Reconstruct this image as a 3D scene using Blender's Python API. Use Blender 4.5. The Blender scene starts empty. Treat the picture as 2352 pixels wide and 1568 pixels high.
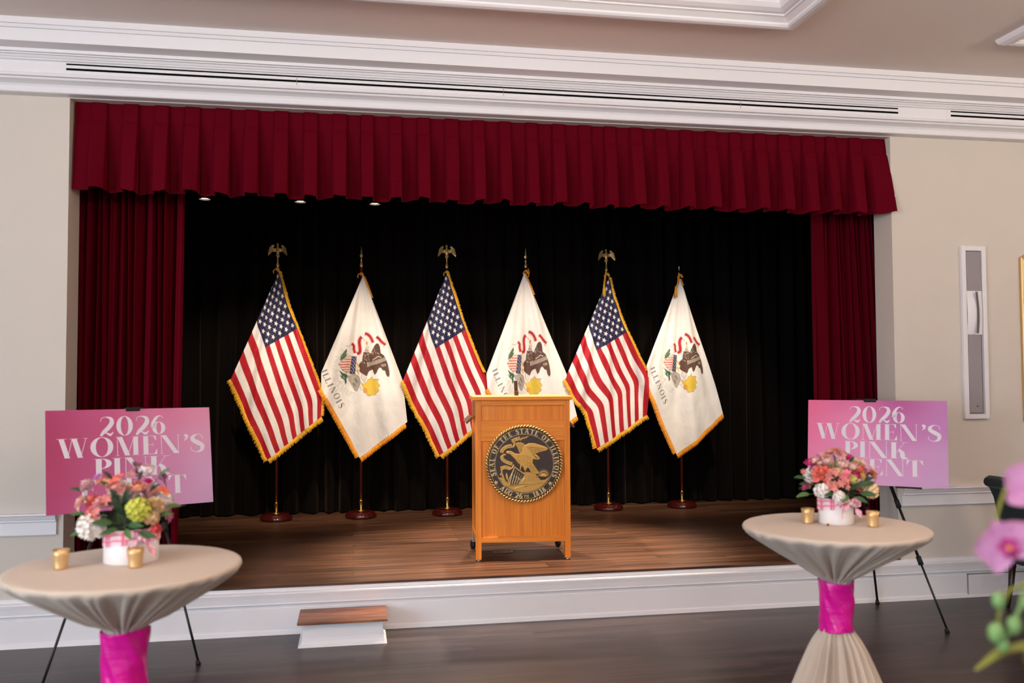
import bpy, math, random
import numpy as np
from mathutils import Vector, Matrix, Euler
PI = math.pi
sc = bpy.context.scene
COL = sc.collection

# ------------------------------------------------------------------ camera
def cam_axes(yaw, pitch, roll):
    cy, sy, cp, sp, cr, sr = math.cos(yaw), math.sin(yaw), math.cos(pitch), math.sin(pitch), math.cos(roll), math.sin(roll)
    f = Vector((sy*cp, cy*cp, sp)); r = Vector((cy, -sy, 0)); u = r.cross(f)
    return r*cr+u*sr, -r*sr+u*cr, f
r_, u_, f_ = cam_axes(math.radians(10.141), math.radians(2.307), math.radians(-.280))
cd = bpy.data.cameras.new('camera'); cam = bpy.data.objects.new('camera', cd); COL.objects.link(cam)
cam.matrix_world = Matrix(((r_.x, u_.x, -f_.x, 0), (r_.y, u_.y, -f_.y, 0), (r_.z, u_.z, -f_.z, 1.576), (0, 0, 0, 1)))
cd.sensor_width = 36; cd.lens = 2033.5/2352*36; cd.clip_start = .05
cd.dof.use_dof = True; cd.dof.focus_distance = 7.2; cd.dof.aperture_fstop = 2.0
sc.camera = cam

# ------------------------------------------------------------------ world, exposure, lights
sc.view_settings.view_transform = 'Standard'; sc.view_settings.look = 'None'
sc.view_settings.gamma = 1; sc.view_settings.use_curve_mapping = False
sc.view_settings.exposure = -0.22
w = bpy.data.worlds.new('world'); sc.world = w; w.use_nodes = True
w.node_tree.nodes['Background'].inputs[0].default_value = (.85, .90, 1, 1)
w.node_tree.nodes['Background'].inputs[1].default_value = .25

def light(kind, name, loc, target, power, color, size=1, size_y=None, spot=None, blend=.5):
    l = bpy.data.lights.new(name, kind); l.energy = power; l.color = color
    if kind == 'AREA':
        l.size = size
        if size_y: l.shape = 'RECTANGLE'; l.size_y = size_y
    else: l.shadow_soft_size = size
    if spot: l.spot_size = math.radians(spot); l.spot_blend = blend
    o = bpy.data.objects.new(name, l); COL.objects.link(o); o.location = loc
    o.rotation_euler = (Vector(target)-Vector(loc)).to_track_quat('-Z', 'Y').to_euler()
    return o
COOL = (.70, .85, 1.0); WARM = (1.0, .85, .70); TUNG = (1.0, .84, .66)
for yy, pw in ((-3.6, 225), (-1.0, 255), (1.6, 56)):          # tall windows in the left wall
    light('AREA', 'window_light', (-5.85, yy, 1.9), (0, yy+.8, 1.5), pw, COOL, 1.5, 2.4)
for k, xx in enumerate((-3.2, .2, 3.6)):            # windows behind the photographer
    light('AREA', 'window_light', (xx, -5.8, 1.9), (xx, 3, 1.6), 55, (.80, .90, 1.0), 1.6, 2.4)
for xx, yy, up, dn in ((-1.6, .2, 112, 3), (1.6, .9, 112, 5), (5.8, 1.2, 140, 22)):      # unseen fill lamps, added to brighten the ceiling, crown and table tops
    light('AREA', 'ceiling_fill_light', (xx, yy, 2.95), (xx, yy+.4, 4), up, WARM, .8)
    light('POINT', 'overhead_fill_light', (xx, yy, 2.8), (xx, yy, 0), dn, WARM, .25)
# stage spots: over the flags, and a row on the batten behind the valance
for xx in (-1.05, -.2, .75, 1.65, 2.5, 3.3):
    light('SPOT', 'stage_spot_light', (xx, 6.75, 3.22), (xx+.05, 8.3, 1.35), 205, TUNG, .05, spot=52, blend=.8)
for xx, tx in ((.55, 1.0), (2.0, 1.45)):
    light('SPOT', 'stage_spot_light', (xx, 6.05, 3.15), (tx, 6.35, .6), 640, TUNG, .04, spot=60, blend=.7)
light('SPOT', 'stage_spot_light', (1.2, 7.6, 3.25), (1.2, 6.2, .6), 500, TUNG, .05, spot=70, blend=.7)

# ------------------------------------------------------------------ materials
def s2l(c):
    c = np.asarray(c, float)/255
    return np.where(c <= .04045, c/12.92, ((c+.055)/1.055)**2.4)
def rgba(c): return tuple(float(v) for v in s2l(c))+(1,)
MATS = {}
def mat(name, col=(128, 128, 128), rough=.6, metal=0, spec=.5, sheen=0, sheen_tint=None, coat=0, bump=None, alpha=None, emit=None, trans=0, ior=1.45, sss=0, lin=None):
    if name in MATS: return MATS[name]
    m = bpy.data.materials.new(name); m.use_nodes = True; nt = m.node_tree; b = nt.nodes['Principled BSDF']
    b.inputs['Base Color'].default_value = lin+(1,) if lin else rgba(col)
    b.inputs['Roughness'].default_value = rough; b.inputs['Metallic'].default_value = metal
    b.inputs['Specular IOR Level'].default_value = spec
    b.inputs['Sheen Weight'].default_value = sheen; b.inputs['Sheen Roughness'].default_value = .4
    if sheen_tint: b.inputs['Sheen Tint'].default_value = rgba(sheen_tint)
    b.inputs['Coat Weight'].default_value = coat
    b.inputs['Transmission Weight'].default_value = trans; b.inputs['IOR'].default_value = ior
    if emit: b.inputs['Emission Color'].default_value = rgba(emit[0]); b.inputs['Emission Strength'].default_value = emit[1]
    if bump:
        tc = nt.nodes.new('ShaderNodeTexCoord'); mp = nt.nodes.new('ShaderNodeMapping'); n = nt.nodes.new('ShaderNodeTexNoise'); bp = nt.nodes.new('ShaderNodeBump')
        mp.inputs['Scale'].default_value = bump[0]; n.inputs['Scale'].default_value = 1; n.inputs['Detail'].default_value = 4
        bp.inputs['Strength'].default_value = bump[1]; bp.inputs['Distance'].default_value = bump[2]
        nt.links.new(tc.outputs['Object'], mp.inputs[0]); nt.links.new(mp.outputs[0], n.inputs['Vector']); nt.links.new(n.outputs['Fac'], bp.inputs['Height']); nt.links.new(bp.outputs[0], b.inputs['Normal'])
    MATS[name] = m
    return m
def wood(name, c1, c2, scale, rough=.4, coat=0, planks=None, bumpd=.0004):
    if name in MATS: return MATS[name]
    m = mat(name, c1, rough, coat=coat); nt = m.node_tree; L = nt.links.new; b = nt.nodes['Principled BSDF']
    N = lambda t: nt.nodes.new(t)
    tc = N('ShaderNodeTexCoord'); mp = N('ShaderNodeMapping'); mp.inputs['Scale'].default_value = scale
    n1 = N('ShaderNodeTexNoise'); n1.inputs['Scale'].default_value = 1; n1.inputs['Detail'].default_value = 6; n1.inputs['Distortion'].default_value = .6
    cr = N('ShaderNodeValToRGB'); cr.color_ramp.elements[0].position = .36; cr.color_ramp.elements[0].color = rgba(c2); cr.color_ramp.elements[1].position = .64; cr.color_ramp.elements[1].color = rgba(c1)
    L(tc.outputs['Object'], mp.inputs[0]); L(n1.outputs['Fac'], cr.inputs[0])
    out = cr.outputs[0]
    if planks:
        wdt, ln, var = planks
        br = N('ShaderNodeTexBrick'); br.offset = .37; br.inputs['Scale'].default_value = 1
        br.inputs['Brick Width'].default_value = ln; br.inputs['Row Height'].default_value = wdt; br.inputs['Mortar Size'].default_value = .0012; br.inputs['Bias'].default_value = 0
        br.inputs['Color1'].default_value = (0, 0, 0, 1); br.inputs['Color2'].default_value = (1, 1, 1, 1); br.inputs['Mortar'].default_value = (.0, .0, .0, 1)
        L(tc.outputs['Object'], br.inputs[0])
        # shift the grain per plank
        vm = N('ShaderNodeVectorMath'); vm.operation = 'MULTIPLY_ADD'; vm.inputs[1].default_value = (7, 3, 5)
        L(br.outputs['Color'], vm.inputs[0]); L(mp.outputs[0], vm.inputs[2]); L(vm.outputs[0], n1.inputs['Vector'])
        mr = N('ShaderNodeMapRange'); mr.inputs['To Min'].default_value = 1-var; mr.inputs['To Max'].default_value = 1+var
        L(br.outputs['Color'], mr.inputs['Value'])
        mx = N('ShaderNodeMix'); mx.data_type = 'RGBA'; mx.blend_type = 'MULTIPLY'; mx.inputs[0].default_value = 1
        L(out, mx.inputs[6]); L(mr.outputs[0], mx.inputs[7])
        mm = N('ShaderNodeMix'); mm.data_type = 'RGBA'; L(br.outputs['Fac'], mm.inputs[0]); L(mx.outputs[2], mm.inputs[6]); mm.inputs[7].default_value = rgba((16, 11, 9))
        out = mm.outputs[2]
        bp = N('ShaderNodeBump'); bp.inputs['Distance'].default_value = bumpd; bp.inputs['Strength'].default_value = .5; L(n1.outputs['Fac'], bp.inputs['Height']); L(bp.outputs[0], b.inputs['Normal'])
    else:
        L(mp.outputs[0], n1.inputs['Vector'])
    L(out, b.inputs['Base Color'])
    return m
def vcol(name, rough=.6, metal=0, sheen=0, bump=None, metal_attr=False, spec=.5):
    if name in MATS: return MATS[name]
    m = mat(name, (255, 255, 255), rough, metal, spec, sheen, bump=bump); nt = m.node_tree
    a = nt.nodes.new('ShaderNodeAttribute'); a.attribute_name = 'Col'
    nt.links.new(a.outputs['Color'], nt.nodes['Principled BSDF'].inputs['Base Color'])
    return m
def cloth_trans(m, w_):
    nt = m.node_tree; b = nt.nodes['Principled BSDF']; o = nt.nodes['Material Output']
    t = nt.nodes.new('ShaderNodeBsdfTranslucent'); mx = nt.nodes.new('ShaderNodeMixShader'); mx.inputs[0].default_value = w_
    src = b.inputs['Base Color'].links
    if src: nt.links.new(src[0].from_socket, t.inputs[0])
    else: t.inputs[0].default_value = b.inputs['Base Color'].default_value
    nt.links.new(b.outputs[0], mx.inputs[1]); nt.links.new(t.outputs[0], mx.inputs[2]); nt.links.new(mx.outputs[0], o.inputs[0])
    return m
WALL = mat('wall_paint', (212, 201, 190), .85, spec=.2, bump=((60, 60, 60), .1, .0005))
TRIM = mat('white_trim_paint', (232, 227, 229), .42)
CEIL = mat('ceiling_paint', (240, 228, 222), .9, spec=.2)
FLOOR = wood('dark_floor_boards', (66, 53, 51), (44, 35, 35), (1.2, 26, 1), .34, planks=(.083, 1.1, .22))
STAGEF = wood('stage_floor_boards', (104, 70, 50), (64, 41, 29), (1.4, 30, 1), .36, planks=(.12, 1.3, .25))
VELVET = mat('crimson_velvet', (92, 0, 19), .85, spec=.08, sheen=.36, sheen_tint=(205, 8, 48))
BLACKV = mat('black_velour', (15, 12, 11), .95, spec=.05, sheen=.16, sheen_tint=(150, 120, 100))
BLACKP = mat('black_paint', (8, 8, 8), .9, spec=.1)
BLACKM = mat('black_metal', (20, 20, 22), .4, spec=.5)
BLACKR = mat('black_rubber', (14, 14, 15), .7)
OAKV = wood('oak_upright_grain', (236, 142, 44), (218, 120, 33), (60, 60, 1.6), .45, coat=.05)
OAKH = wood('oak_cross_grain', (236, 144, 50), (216, 122, 37), (2, 60, 60), .55, coat=0)
WALNUT = wood('walnut_tread', (156, 96, 62), (98, 58, 44), (3, 30, 8), .4)
MAHOG = mat('mahogany_lacquer', (66, 16, 12), .18, coat=.6)
POLEM = mat('varnished_red_pole', (110, 28, 18), .28, coat=.4)
BRASS = mat('brass', (214, 168, 92), .25, metal=1)
GOLDF = mat('aged_gold_leaf', (226, 190, 124), .34, metal=.6)
GFRINGE = mat('gold_fringe', (226, 170, 40), .6, sheen=.3)
OFRINGE = mat('amber_fringe', (232, 150, 32), .6, sheen=.3)

# ------------------------------------------------------------------ mesh helpers
class MB:
    def __init__(s): s.v = []; s.f = []
    def add(s, vs, fs):
        o = len(s.v); s.v += [tuple(v) for v in vs]; s.f += [tuple(i+o for i in f) for f in fs]; return s
    def box(s, x0, x1, y0, y1, z0, z1, M=None):
        vs = [(x, y, z) for z in (z0, z1) for y in (y0, y1) for x in (x0, x1)]
        if M is not None: vs = [M @ Vector(v) for v in vs]
        return s.add(vs, [(0, 2, 3, 1), (4, 5, 7, 6), (0, 1, 5, 4), (2, 6, 7, 3), (0, 4, 6, 2), (1, 3, 7, 5)])
    def hexa(s, b, t):   # bottom and top quads
        return s.add(list(b)+list(t), [(3, 2, 1, 0), (4, 5, 6, 7)]+[(i, (i+1) % 4, (i+1) % 4+4, i+4) for i in range(4)])
    def lathe(s, prof, n=32, M=None, cap=True):
        vs = []; fs = []
        for r, z in prof:
            for k in range(n): a = 2*PI*k/n; vs.append(Vector((r*math.cos(a), r*math.sin(a), z)))
        if M is not None: vs = [M @ v for v in vs]
        for i in range(len(prof)-1):
            for k in range(n): fs.append((i*n+k, i*n+(k+1) % n, (i+1)*n+(k+1) % n, (i+1)*n+k))
        if cap: fs += [tuple(range(n-1, -1, -1)), tuple((len(prof)-1)*n+k for k in range(n))]
        return s.add(vs, fs)
    def tube(s, pts, r, n=10, cap=True):
        pts = [Vector(p) for p in pts]; rs = r if isinstance(r, (list, tuple)) else [r]*len(pts)
        T = [(pts[min(i+1, len(pts)-1)]-pts[max(i-1, 0)]).normalized() for i in range(len(pts))]
        up = Vector((0, 0, 1)) if abs(T[0].z) < .9 else Vector((1, 0, 0)); vs = []; fs = []
        a = T[0].cross(up).normalized()
        for i, p in enumerate(pts):
            a = (a-T[i]*a.dot(T[i])).normalized(); b = T[i].cross(a)
            for k in range(n): q = 2*PI*k/n; vs.append(p+(a*math.cos(q)+b*math.sin(q))*rs[i])
        for i in range(len(pts)-1):
            for k in range(n): fs.append((i*n+k, i*n+(k+1) % n, (i+1)*n+(k+1) % n, (i+1)*n+k))
        if cap: fs += [tuple(range(n-1, -1, -1)), tuple((len(pts)-1)*n+k for k in range(n))]
        return s.add(vs, fs)
    def prism(s, pts, y0, y1, M=None):    # outline in x,z pushed along y
        n = len(pts); vs = [(x, y0, z) for x, z in pts]+[(x, y1, z) for x, z in pts]
        if M is not None: vs = [M @ Vector(v) for v in vs]
        return s.add(vs, [tuple(range(n)), tuple(range(2*n-1, n-1, -1))]+[(i, i+n, (i+1) % n+n, (i+1) % n) for i in range(n)])
    def ball(s, c, rx, ry=None, rz=None, n=12, M=None):
        ry = ry or rx; rz = rz or rx; m = n//2+1; vs = []; fs = []
        for i in range(m+1):
            th = PI*i/m
            for k in range(n): a = 2*PI*k/n; vs.append(Vector((c[0]+rx*math.sin(th)*math.cos(a), c[1]+ry*math.sin(th)*math.sin(a), c[2]+rz*math.cos(th))))
        if M is not None: vs = [M @ v for v in vs]
        for i in range(m):
            for k in range(n): fs.append((i*n+k, (i+1)*n+k, (i+1)*n+(k+1) % n, i*n+(k+1) % n))
        return s.add(vs, fs)
    def grid(s, P):      # P[i][j] -> point
        ni, nj = len(P), len(P[0]); vs = [p for row in P for p in row]
        return s.add(vs, [(i*nj+j, i*nj+j+1, (i+1)*nj+j+1, (i+1)*nj+j) for i in range(ni-1) for j in range(nj-1)])
    def mesh(s, name, m=None, smooth=False, bevel=0):
        me = bpy.data.meshes.new(name); me.from_pydata(s.v, [], s.f); me.update()
        if m: me.materials.append(m)
        if smooth: me.polygons.foreach_set('use_smooth', [True]*len(me.polygons))
        return me
def link(name, me, parent=None):
    o = bpy.data.objects.new(name, me); COL.objects.link(o)
    if parent: o.parent = parent
    return o
def part(name, mb, m, parent, smooth=False, bevel=0, label=None):
    o = link(name, mb.mesh(name, m, smooth), parent)
    if bevel:
        b = o.modifiers.new('b', 'BEVEL'); b.width = bevel; b.segments = 2; b.limit_method = 'ANGLE'
    if label: o['label'] = label
    return o
def autosmooth(o, ang=40):
    me = o.data
    me.polygons.foreach_set('use_smooth', [True]*len(me.polygons))
    me.set_sharp_from_angle(angle=math.radians(ang))
    return o
def thing(name, label, cat, loc=(0, 0, 0), rz=0, group=None):
    o = bpy.data.objects.new(name, None); COL.objects.link(o); o.location = loc; o.rotation_euler = (0, 0, rz); o.empty_display_size = .1
    return tag(o, label, cat, group)
def tag(o, label, cat, group=None, kind=None):
    o['label'] = label; o['category'] = cat
    if group: o['group'] = group
    if kind: o['kind'] = kind
    return o
def struct(name, mb, m, smooth=False, bevel=0, label=None):
    o = part(name, mb, m, None, smooth, bevel); o['kind'] = 'structure'
    if label: o['label'] = label
    return o
def npgrid(name, X, Y, Z, m, parent=None, color=None, mask=None, smooth=True, closed=False):
    ni, nj = X.shape; co = np.stack([X, Y, Z], -1).reshape(-1, 3).astype(np.float32)
    idx = np.arange(ni*nj).reshape(ni, nj)
    if closed: idx = np.concatenate([idx, idx[:1]], 0)
    q = np.stack([idx[:-1, :-1], idx[:-1, 1:], idx[1:, 1:], idx[1:, :-1]], -1).reshape(-1, 4)
    if mask is not None:
        mk = mask.reshape(-1); q = q[mk[q].all(1)]
    me = bpy.data.meshes.new(name); me.vertices.add(len(co)); me.vertices.foreach_set('co', co.ravel())
    me.loops.add(q.size); me.loops.foreach_set('vertex_index', q.ravel().astype(np.int32))
    me.polygons.add(len(q)); me.polygons.foreach_set('loop_start', (np.arange(len(q))*4).astype(np.int32))
    me.update(calc_edges=True); me.validate()
    if smooth: me.polygons.foreach_set('use_smooth', [True]*len(me.polygons))
    if color is not None:
        a = me.color_attributes.new('Col', 'FLOAT_COLOR', 'POINT')
        c = np.concatenate([color.reshape(-1, 3), np.ones((ni*nj, 1))], 1).astype(np.float32); a.data.foreach_set('color', c.ravel())
    me.materials.append(m)
    return link(name, me, parent)

# ------------------------------------------------------------------ lettering
def cat_strip(pts, ws, n=6):
    """smooth centre line of varying width -> quads"""
    P = np.array(pts, float); W = np.array(ws, float); Q = []; R = []
    Pe = np.vstack([2*P[0]-P[1], P, 2*P[-1]-P[-2]])
    for i in range(len(P)-1):
        for k in range(n):
            t = k/n; p0, p1, p2, p3 = Pe[i:i+4]
            Q.append(.5*((2*p1)+(-p0+p2)*t+(2*p0-5*p1+4*p2-p3)*t*t+(-p0+3*p1-3*p2+p3)*t**3)); R.append(W[i]*(1-t)+W[i+1]*t)
    Q.append(P[-1]); R.append(W[-1]); Q = np.array(Q); R = np.array(R)
    T = np.gradient(Q, axis=0); T /= np.linalg.norm(T, axis=1)[:, None]+1e-9; Nn = np.stack([-T[:, 1], T[:, 0]], 1)
    a = Q+Nn*R[:, None]/2; b = Q-Nn*R[:, None]/2
    return [[tuple(a[i]), tuple(a[i+1]), tuple(b[i+1]), tuple(b[i])] for i in range(len(Q)-1)]
def ring(cx, cy, rx, ry, tx, ty, a0=0, a1=360, n=28):
    out = []; A = [math.radians(a0+(a1-a0)*k/n) for k in range(n+1)]
    o = [(cx+rx*math.cos(a), cy+ry*math.sin(a)) for a in A]; i = [(cx+(rx-tx)*math.cos(a), cy+(ry-ty)*math.sin(a)) for a in A]
    return [[o[k], o[k+1], i[k+1], i[k]] for k in range(n)]
def glyph(ch, T, t, s):
    """quads of a serif capital of height 1: T thick, t thin, s serif reach; returns quads, width"""
    q = []
    bx = lambda x0, x1, y0, y1: q.append([(x0, y0), (x1, y0), (x1, y1), (x0, y1)])
    def st(x, w, y0=0, y1=1, sb=True, stp=True):
        bx(x, x+w, y0, y1)
        if sb: bx(x-s, x+w+s, y0, y0+t*.8)
        if stp: bx(x-s, x+w+s, y1-t*.8, y1)
    def dg(x0, y0, x1, y1, w_): q.append([(x0, y0), (x0+w_, y0), (x1+w_, y1), (x1, y1)])
    if ch == 'I': st(s, T); W = T+2*s
    elif ch == 'L': st(s, T); bx(s, .62, 0, t); q.append([(.62, 0), (.62, .28), (.62-t*.8, .28), (.5, 0)]); W = .64
    elif ch in 'EF':
        st(s, T, sb=(ch == 'F')); bx(s, .6, 1-t, 1); q.append([(.6, 1), (.6, .74), (.6-t*.8, .74), (.47, 1)]); bx(s, .48, .5, .5+t); bx(.48-t*.7, .48, .4, .62)
        if ch == 'E': bx(0, .63, 0, t); q.append([(.64, 0), (.64, .27), (.64-t*.8, .27), (.5, 0)])
        W = .66
    elif ch == 'H': st(s, T); st(s+.48, T if T < .2 else t); bx(s, s+.5, .47, .47+t); W = .5+T+2*s
    elif ch == 'T':
        W = .74; st(W/2-T/2, T, stp=False); bx(0, W, 1-t, 1)
        q.append([(0, 1), (0, .72), (t*.8, .72), (.16, 1)]); q.append([(W, 1), (W, .72), (W-t*.8, .72), (W-.16, 1)])
    elif ch == 'N':
        W = .95; dg(s+.55, 0, s, 1, T*1.05); bx(s, s+t, 0, 1); bx(s+.55+T-t, s+.55+T, 0, 1); bx(0, 2*s+t, 0, t*.8); bx(0, s+.1, 1-t*.8, 1); bx(s+.5+T-t, 2*s+.55+T, 1-t*.8, 1); W = .55+T+2*s
    elif ch == 'M':
        x = s; bx(x, x+t, 0, 1); dg(x+.32, 0, x, 1, T); dg(x+.32+T*.4, 0, x+.66+T*.2, 1, t); bx(x+.66, x+.66+T, 0, 1)
        bx(0, 2*s+t, 0, t*.8); bx(0, s+.1, 1-t*.8, 1); bx(x+.66-s, x+.66+T+s, 0, t*.8); bx(x+.66, x+.66+T+s, 1-t*.8, 1); W = .66+T+2*s
    elif ch == 'V': dg(.34, 0, .06, 1, T); dg(.34+T*.5, 0, .7, 1, t); bx(0, .12+T+s, 1-t*.8, 1); bx(.62, .84, 1-t*.8, 1); W = .84
    elif ch == 'W':
        for o in (0, .5): dg(.28+o, 0, .04+o, 1, T); dg(.28+o+T*.5, 0, .56+o+(.04 if o else 0), 1, t)
        bx(-.04, .1+T+s, 1-t*.8, 1); bx(.46, .6+T, 1-t*.8, 1); bx(1.0, 1.2, 1-t*.8, 1); W = 1.18
    elif ch == 'A': dg(.06, 0, .36, 1, t); dg(.62, 0, .34, 1, T); bx(.18, .6, .3, .3+t); bx(0, .2, 0, t*.8); bx(.56, .7+T, 0, t*.8); W = .7+T
    elif ch == 'K': st(s, T); dg(s+T, .38, s+.55, 1, t); q += cat_strip([(s+T+.12, .55), (s+T+.25, .35), (s+.5, .08), (s+.72, .02)], [T*.6, T, T, t]); bx(s+.42, s+.74, 1-t*.8, 1); W = .78
    elif ch == 'P': st(s, T); q += ring(s+T, .74, .36, .26, T*.95, t, -90, 90); W = .58
    elif ch == 'R': st(s, T); q += ring(s+T, .74, .34, .26, T*.95, t, -90, 90); dg(s+.55, 0, s+T+.08, .5, T); W = .78
    elif ch == 'D': st(s, T); q += ring(s+T, .5, .5, .5, T, t, -90, 90); W = .74
    elif ch == 'Y': dg(.3, .45, .04, 1, T); dg(.3+T*.6, .45, .66, 1, t); bx(.3, .3+T, 0, .47); bx(.2, .4+T, 0, t*.8); W = .76
    elif ch == 'U':
        bx(s, s+T, .3, 1); bx(s+.5, s+.5+t, .3, 1); q += ring(s+.25+t/2, .32, .25+t/2, .33, T*.9, t, 180, 360); bx(0, 2*s+T, 1-t*.8, 1); bx(.5, .5+2*s+t, 1-t*.8, 1); W = .58+s
    elif ch == 'O' or ch == '0': W = .92 if ch == 'O' else .8; q += ring(W/2, .5, W/2, .52, T*1.05, t, 0, 360, 40)
    elif ch in 'CG':
        q += ring(.46, .5, .46, .52, T*1.05, t, 40, 322, 34); bx(.79-t*.5, .79+t*.5, .64, .95); W = .86
        if ch == 'G': bx(.82-T, .82, .06, .45); bx(.6, .9, .43, .43+t)
    elif ch == 'S':
        q += cat_strip([(.56, .72), (.53, .9), (.34, 1-t/2), (.13, .86), (.13, .68), (.32, .53), (.53, .36), (.5, .12), (.28, t/2), (.06, .12), (.03, .3)], [t, t, t*1.2, T*.75, T, T*1.15, T, T*.75, t*1.2, t, t]); W = .62
    elif ch == '2':
        q += cat_strip([(.06, .76), (.1, .92), (.3, 1-t/2), (.54, .9), (.58, .68), (.42, .42), (.2, .2), (.05, .0)], [t, t, t*1.3, T*.8, T*1.1, T*1.05, T*.9, T*.5])
        q += cat_strip([(.05, .06), (.28, .16), (.5, .05), (.66, .2)], [t*.8, t*1.6, T*.7, t*.7]); W = .68
    elif ch == '6':
        q += ring(.37, .33, .33, .34, T, t, 0, 360, 30); q += cat_strip([(.6, .86), (.46, 1-t/2), (.26, .9), (.1, .6), (.09, .36)], [t, t*1.2, T*.6, T, T]); W = .74
    elif ch == '8': q += ring(.32, .74, .25, .26, T*.9, t); q += ring(.32, .27, .31, .28, T, t); W = .66
    elif ch == '1': bx(.16, .16+T, 0, 1); bx(.04, .28+T, 0, t*.9); q.append([(.16, 1), (0, .86), (.02, .8), (.16, .9)]); W = .36
    elif ch == "'": q += cat_strip([(.1, .96), (.2, .92), (.2, .8), (.1, .66)], [.12, .16, .1, .02]); W = .26
    elif ch == '.': bx(.04, .16, 0, .12); W = .24
    else: W = .4
    return q, W
def star5(cx, cy, r, a0=90, inner=.40):
    p = [(cx+(r if k % 2 == 0 else r*inner)*math.cos(math.radians(a0+36*k)), cy+(r if k % 2 == 0 else r*inner)*math.sin(math.radians(a0+36*k))) for k in range(10)]
    return p
def text_line(txt, x0, x1, y0, h, T=.2, t=.045, s=.06, gap=.10):
    """quads for a line filling x0..x1"""
    gs = [glyph(c, T, t, s) if c != ' ' else ([], .35) for c in txt]; tot = sum(w for _, w in gs)+gap*(len(gs)-1); k = (x1-x0)/tot; x = 0; out = []
    for g, w_ in gs:
        out += [[(x0+(x+a)*k, y0+b*h) for a, b in qd] for qd in g]; x += w_+gap
    return out
def text_arc(txt, cx, cy, R, a_mid, h, T=.2, t=.07, s=.06, gap=.14, inward=False, kx=.8, span=None):
    gs = [glyph(c, T, t, s) if c != ' ' else ([], .45) for c in txt]; tot = (sum(w for _, w in gs)+gap*(len(gs)-1))*h
    if span: kx = math.radians(span)*R/tot
    tot *= kx; x = -tot/2; out = []
    for g, w_ in gs:
        xm = x+w_*h*kx/2
        if not inward: a = math.radians(a_mid)-xm/R; ux = (math.sin(a), -math.cos(a)); uy = (math.cos(a), math.sin(a)); o = (cx+R*math.cos(a), cy+R*math.sin(a))
        else: a = math.radians(a_mid)+xm/R; ux = (-math.sin(a), math.cos(a)); uy = (-math.cos(a), -math.sin(a)); o = (cx+R*math.cos(a), cy+R*math.sin(a))
        for qd in g: out.append([(o[0]+ux[0]*(p-w_/2)*h*kx+uy[0]*b*h, o[1]+ux[1]*(p-w_/2)*h*kx+uy[1]*b*h) for p, b in qd])
        x += (w_+gap)*h*kx
    return out

# ------------------------------------------------------------------ a little painter for printed cloth and relief
class Canvas:
    def __init__(s, x0, y0, x1, y1, res, col=(255, 255, 255)):
        s.x0, s.y0, s.res = x0, y0, res; s.w = int(round((x1-x0)/res))+1; s.h = int(round((y1-y0)/res))+1
        s.a = np.zeros((s.h, s.w, 4)); s.a[..., :3] = s2l(col)
    def poly(s, pts, col=None, h=None, add=False):
        P = (np.array(pts, float)-[s.x0, s.y0])/s.res
        i0, j0 = np.maximum(np.floor(P.min(0)).astype(int), 0); i1 = min(int(math.ceil(P[:, 0].max()))+1, s.w); j1 = min(int(math.ceil(P[:, 1].max()))+1, s.h)
        if i1 <= i0 or j1 <= j0: return
        X, Y = np.meshgrid(np.arange(i0, i1), np.arange(j0, j1)); ins = np.zeros(X.shape, bool)
        for k in range(len(P)):
            xa, ya = P[k]; xb, yb = P[(k+1) % len(P)]
            if ya == yb: continue
            c = (ya > Y) != (yb > Y); ins ^= c & (X < (xb-xa)*(Y-ya)/(yb-ya)+xa)
        sub = s.a[j0:j1, i0:i1]
        if col is not None: sub[ins, :3] = s2l(col)
        if h is not None: sub[ins, 3] = sub[ins, 3]+h if add else h
    def polys(s, L, col=None, h=None):
        for p in L: s.poly(p, col, h)
    def line(s, pts, w_, col=None, h=None):
        ws = w_ if isinstance(w_, (list, tuple)) else [w_]*len(pts); s.polys(cat_strip(pts, ws), col, h)
    def ell(s, cx, cy, rx, ry, col=None, h=None, a=0):
        ca, sa = math.cos(math.radians(a)), math.sin(math.radians(a))
        s.poly([(cx+rx*math.cos(q)*ca-ry*math.sin(q)*sa, cy+rx*math.cos(q)*sa+ry*math.sin(q)*ca) for q in np.linspace(0, 2*PI, 24, endpoint=False)], col, h)
    def blur(s, n=1):
        for _ in range(n):
            p = np.pad(s.a, ((1, 1), (1, 1), (0, 0)), 'edge'); s.a = (p[:-2, 1:-1]+p[2:, 1:-1]+p[1:-1, :-2]+p[1:-1, 2:]+2*p[1:-1, 1:-1])/6
    def sample(s, x, y):
        X = np.clip((x-s.x0)/s.res, 0, s.w-1.001); Y = np.clip((y-s.y0)/s.res, 0, s.h-1.001); i = X.astype(int); j = Y.astype(int); u = (X-i)[..., None]; v = (Y-j)[..., None]
        return s.a[j, i]*(1-u)*(1-v)+s.a[j, i+1]*u*(1-v)+s.a[j+1, i]*(1-u)*v+s.a[j+1, i+1]*u*v

# ------------------------------------------------------------------ the room
YW = 5.70; XL, XR = -1.70, 3.775; STZ = .30; CZ = 3.636
struct('floor', MB().box(-6, 8, -6, YW+.02, -.05, 0), FLOOR)
struct('wall_front', MB().box(-6, XL, YW, YW+.22, 0, CZ).box(XR, 8, YW, YW+.22, 0, CZ).box(XL, XR, YW, YW+.22, 3.28, CZ), WALL)
struct('wall_left', MB().box(-6.1, -6, -6, YW, 0, CZ), WALL)
struct('wall_right', MB().box(8, 8.1, -6, YW, 0, CZ), WALL)
struct('wall_back', MB().box(-6, 8, -6.1, -6, 0, CZ), WALL)
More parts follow.
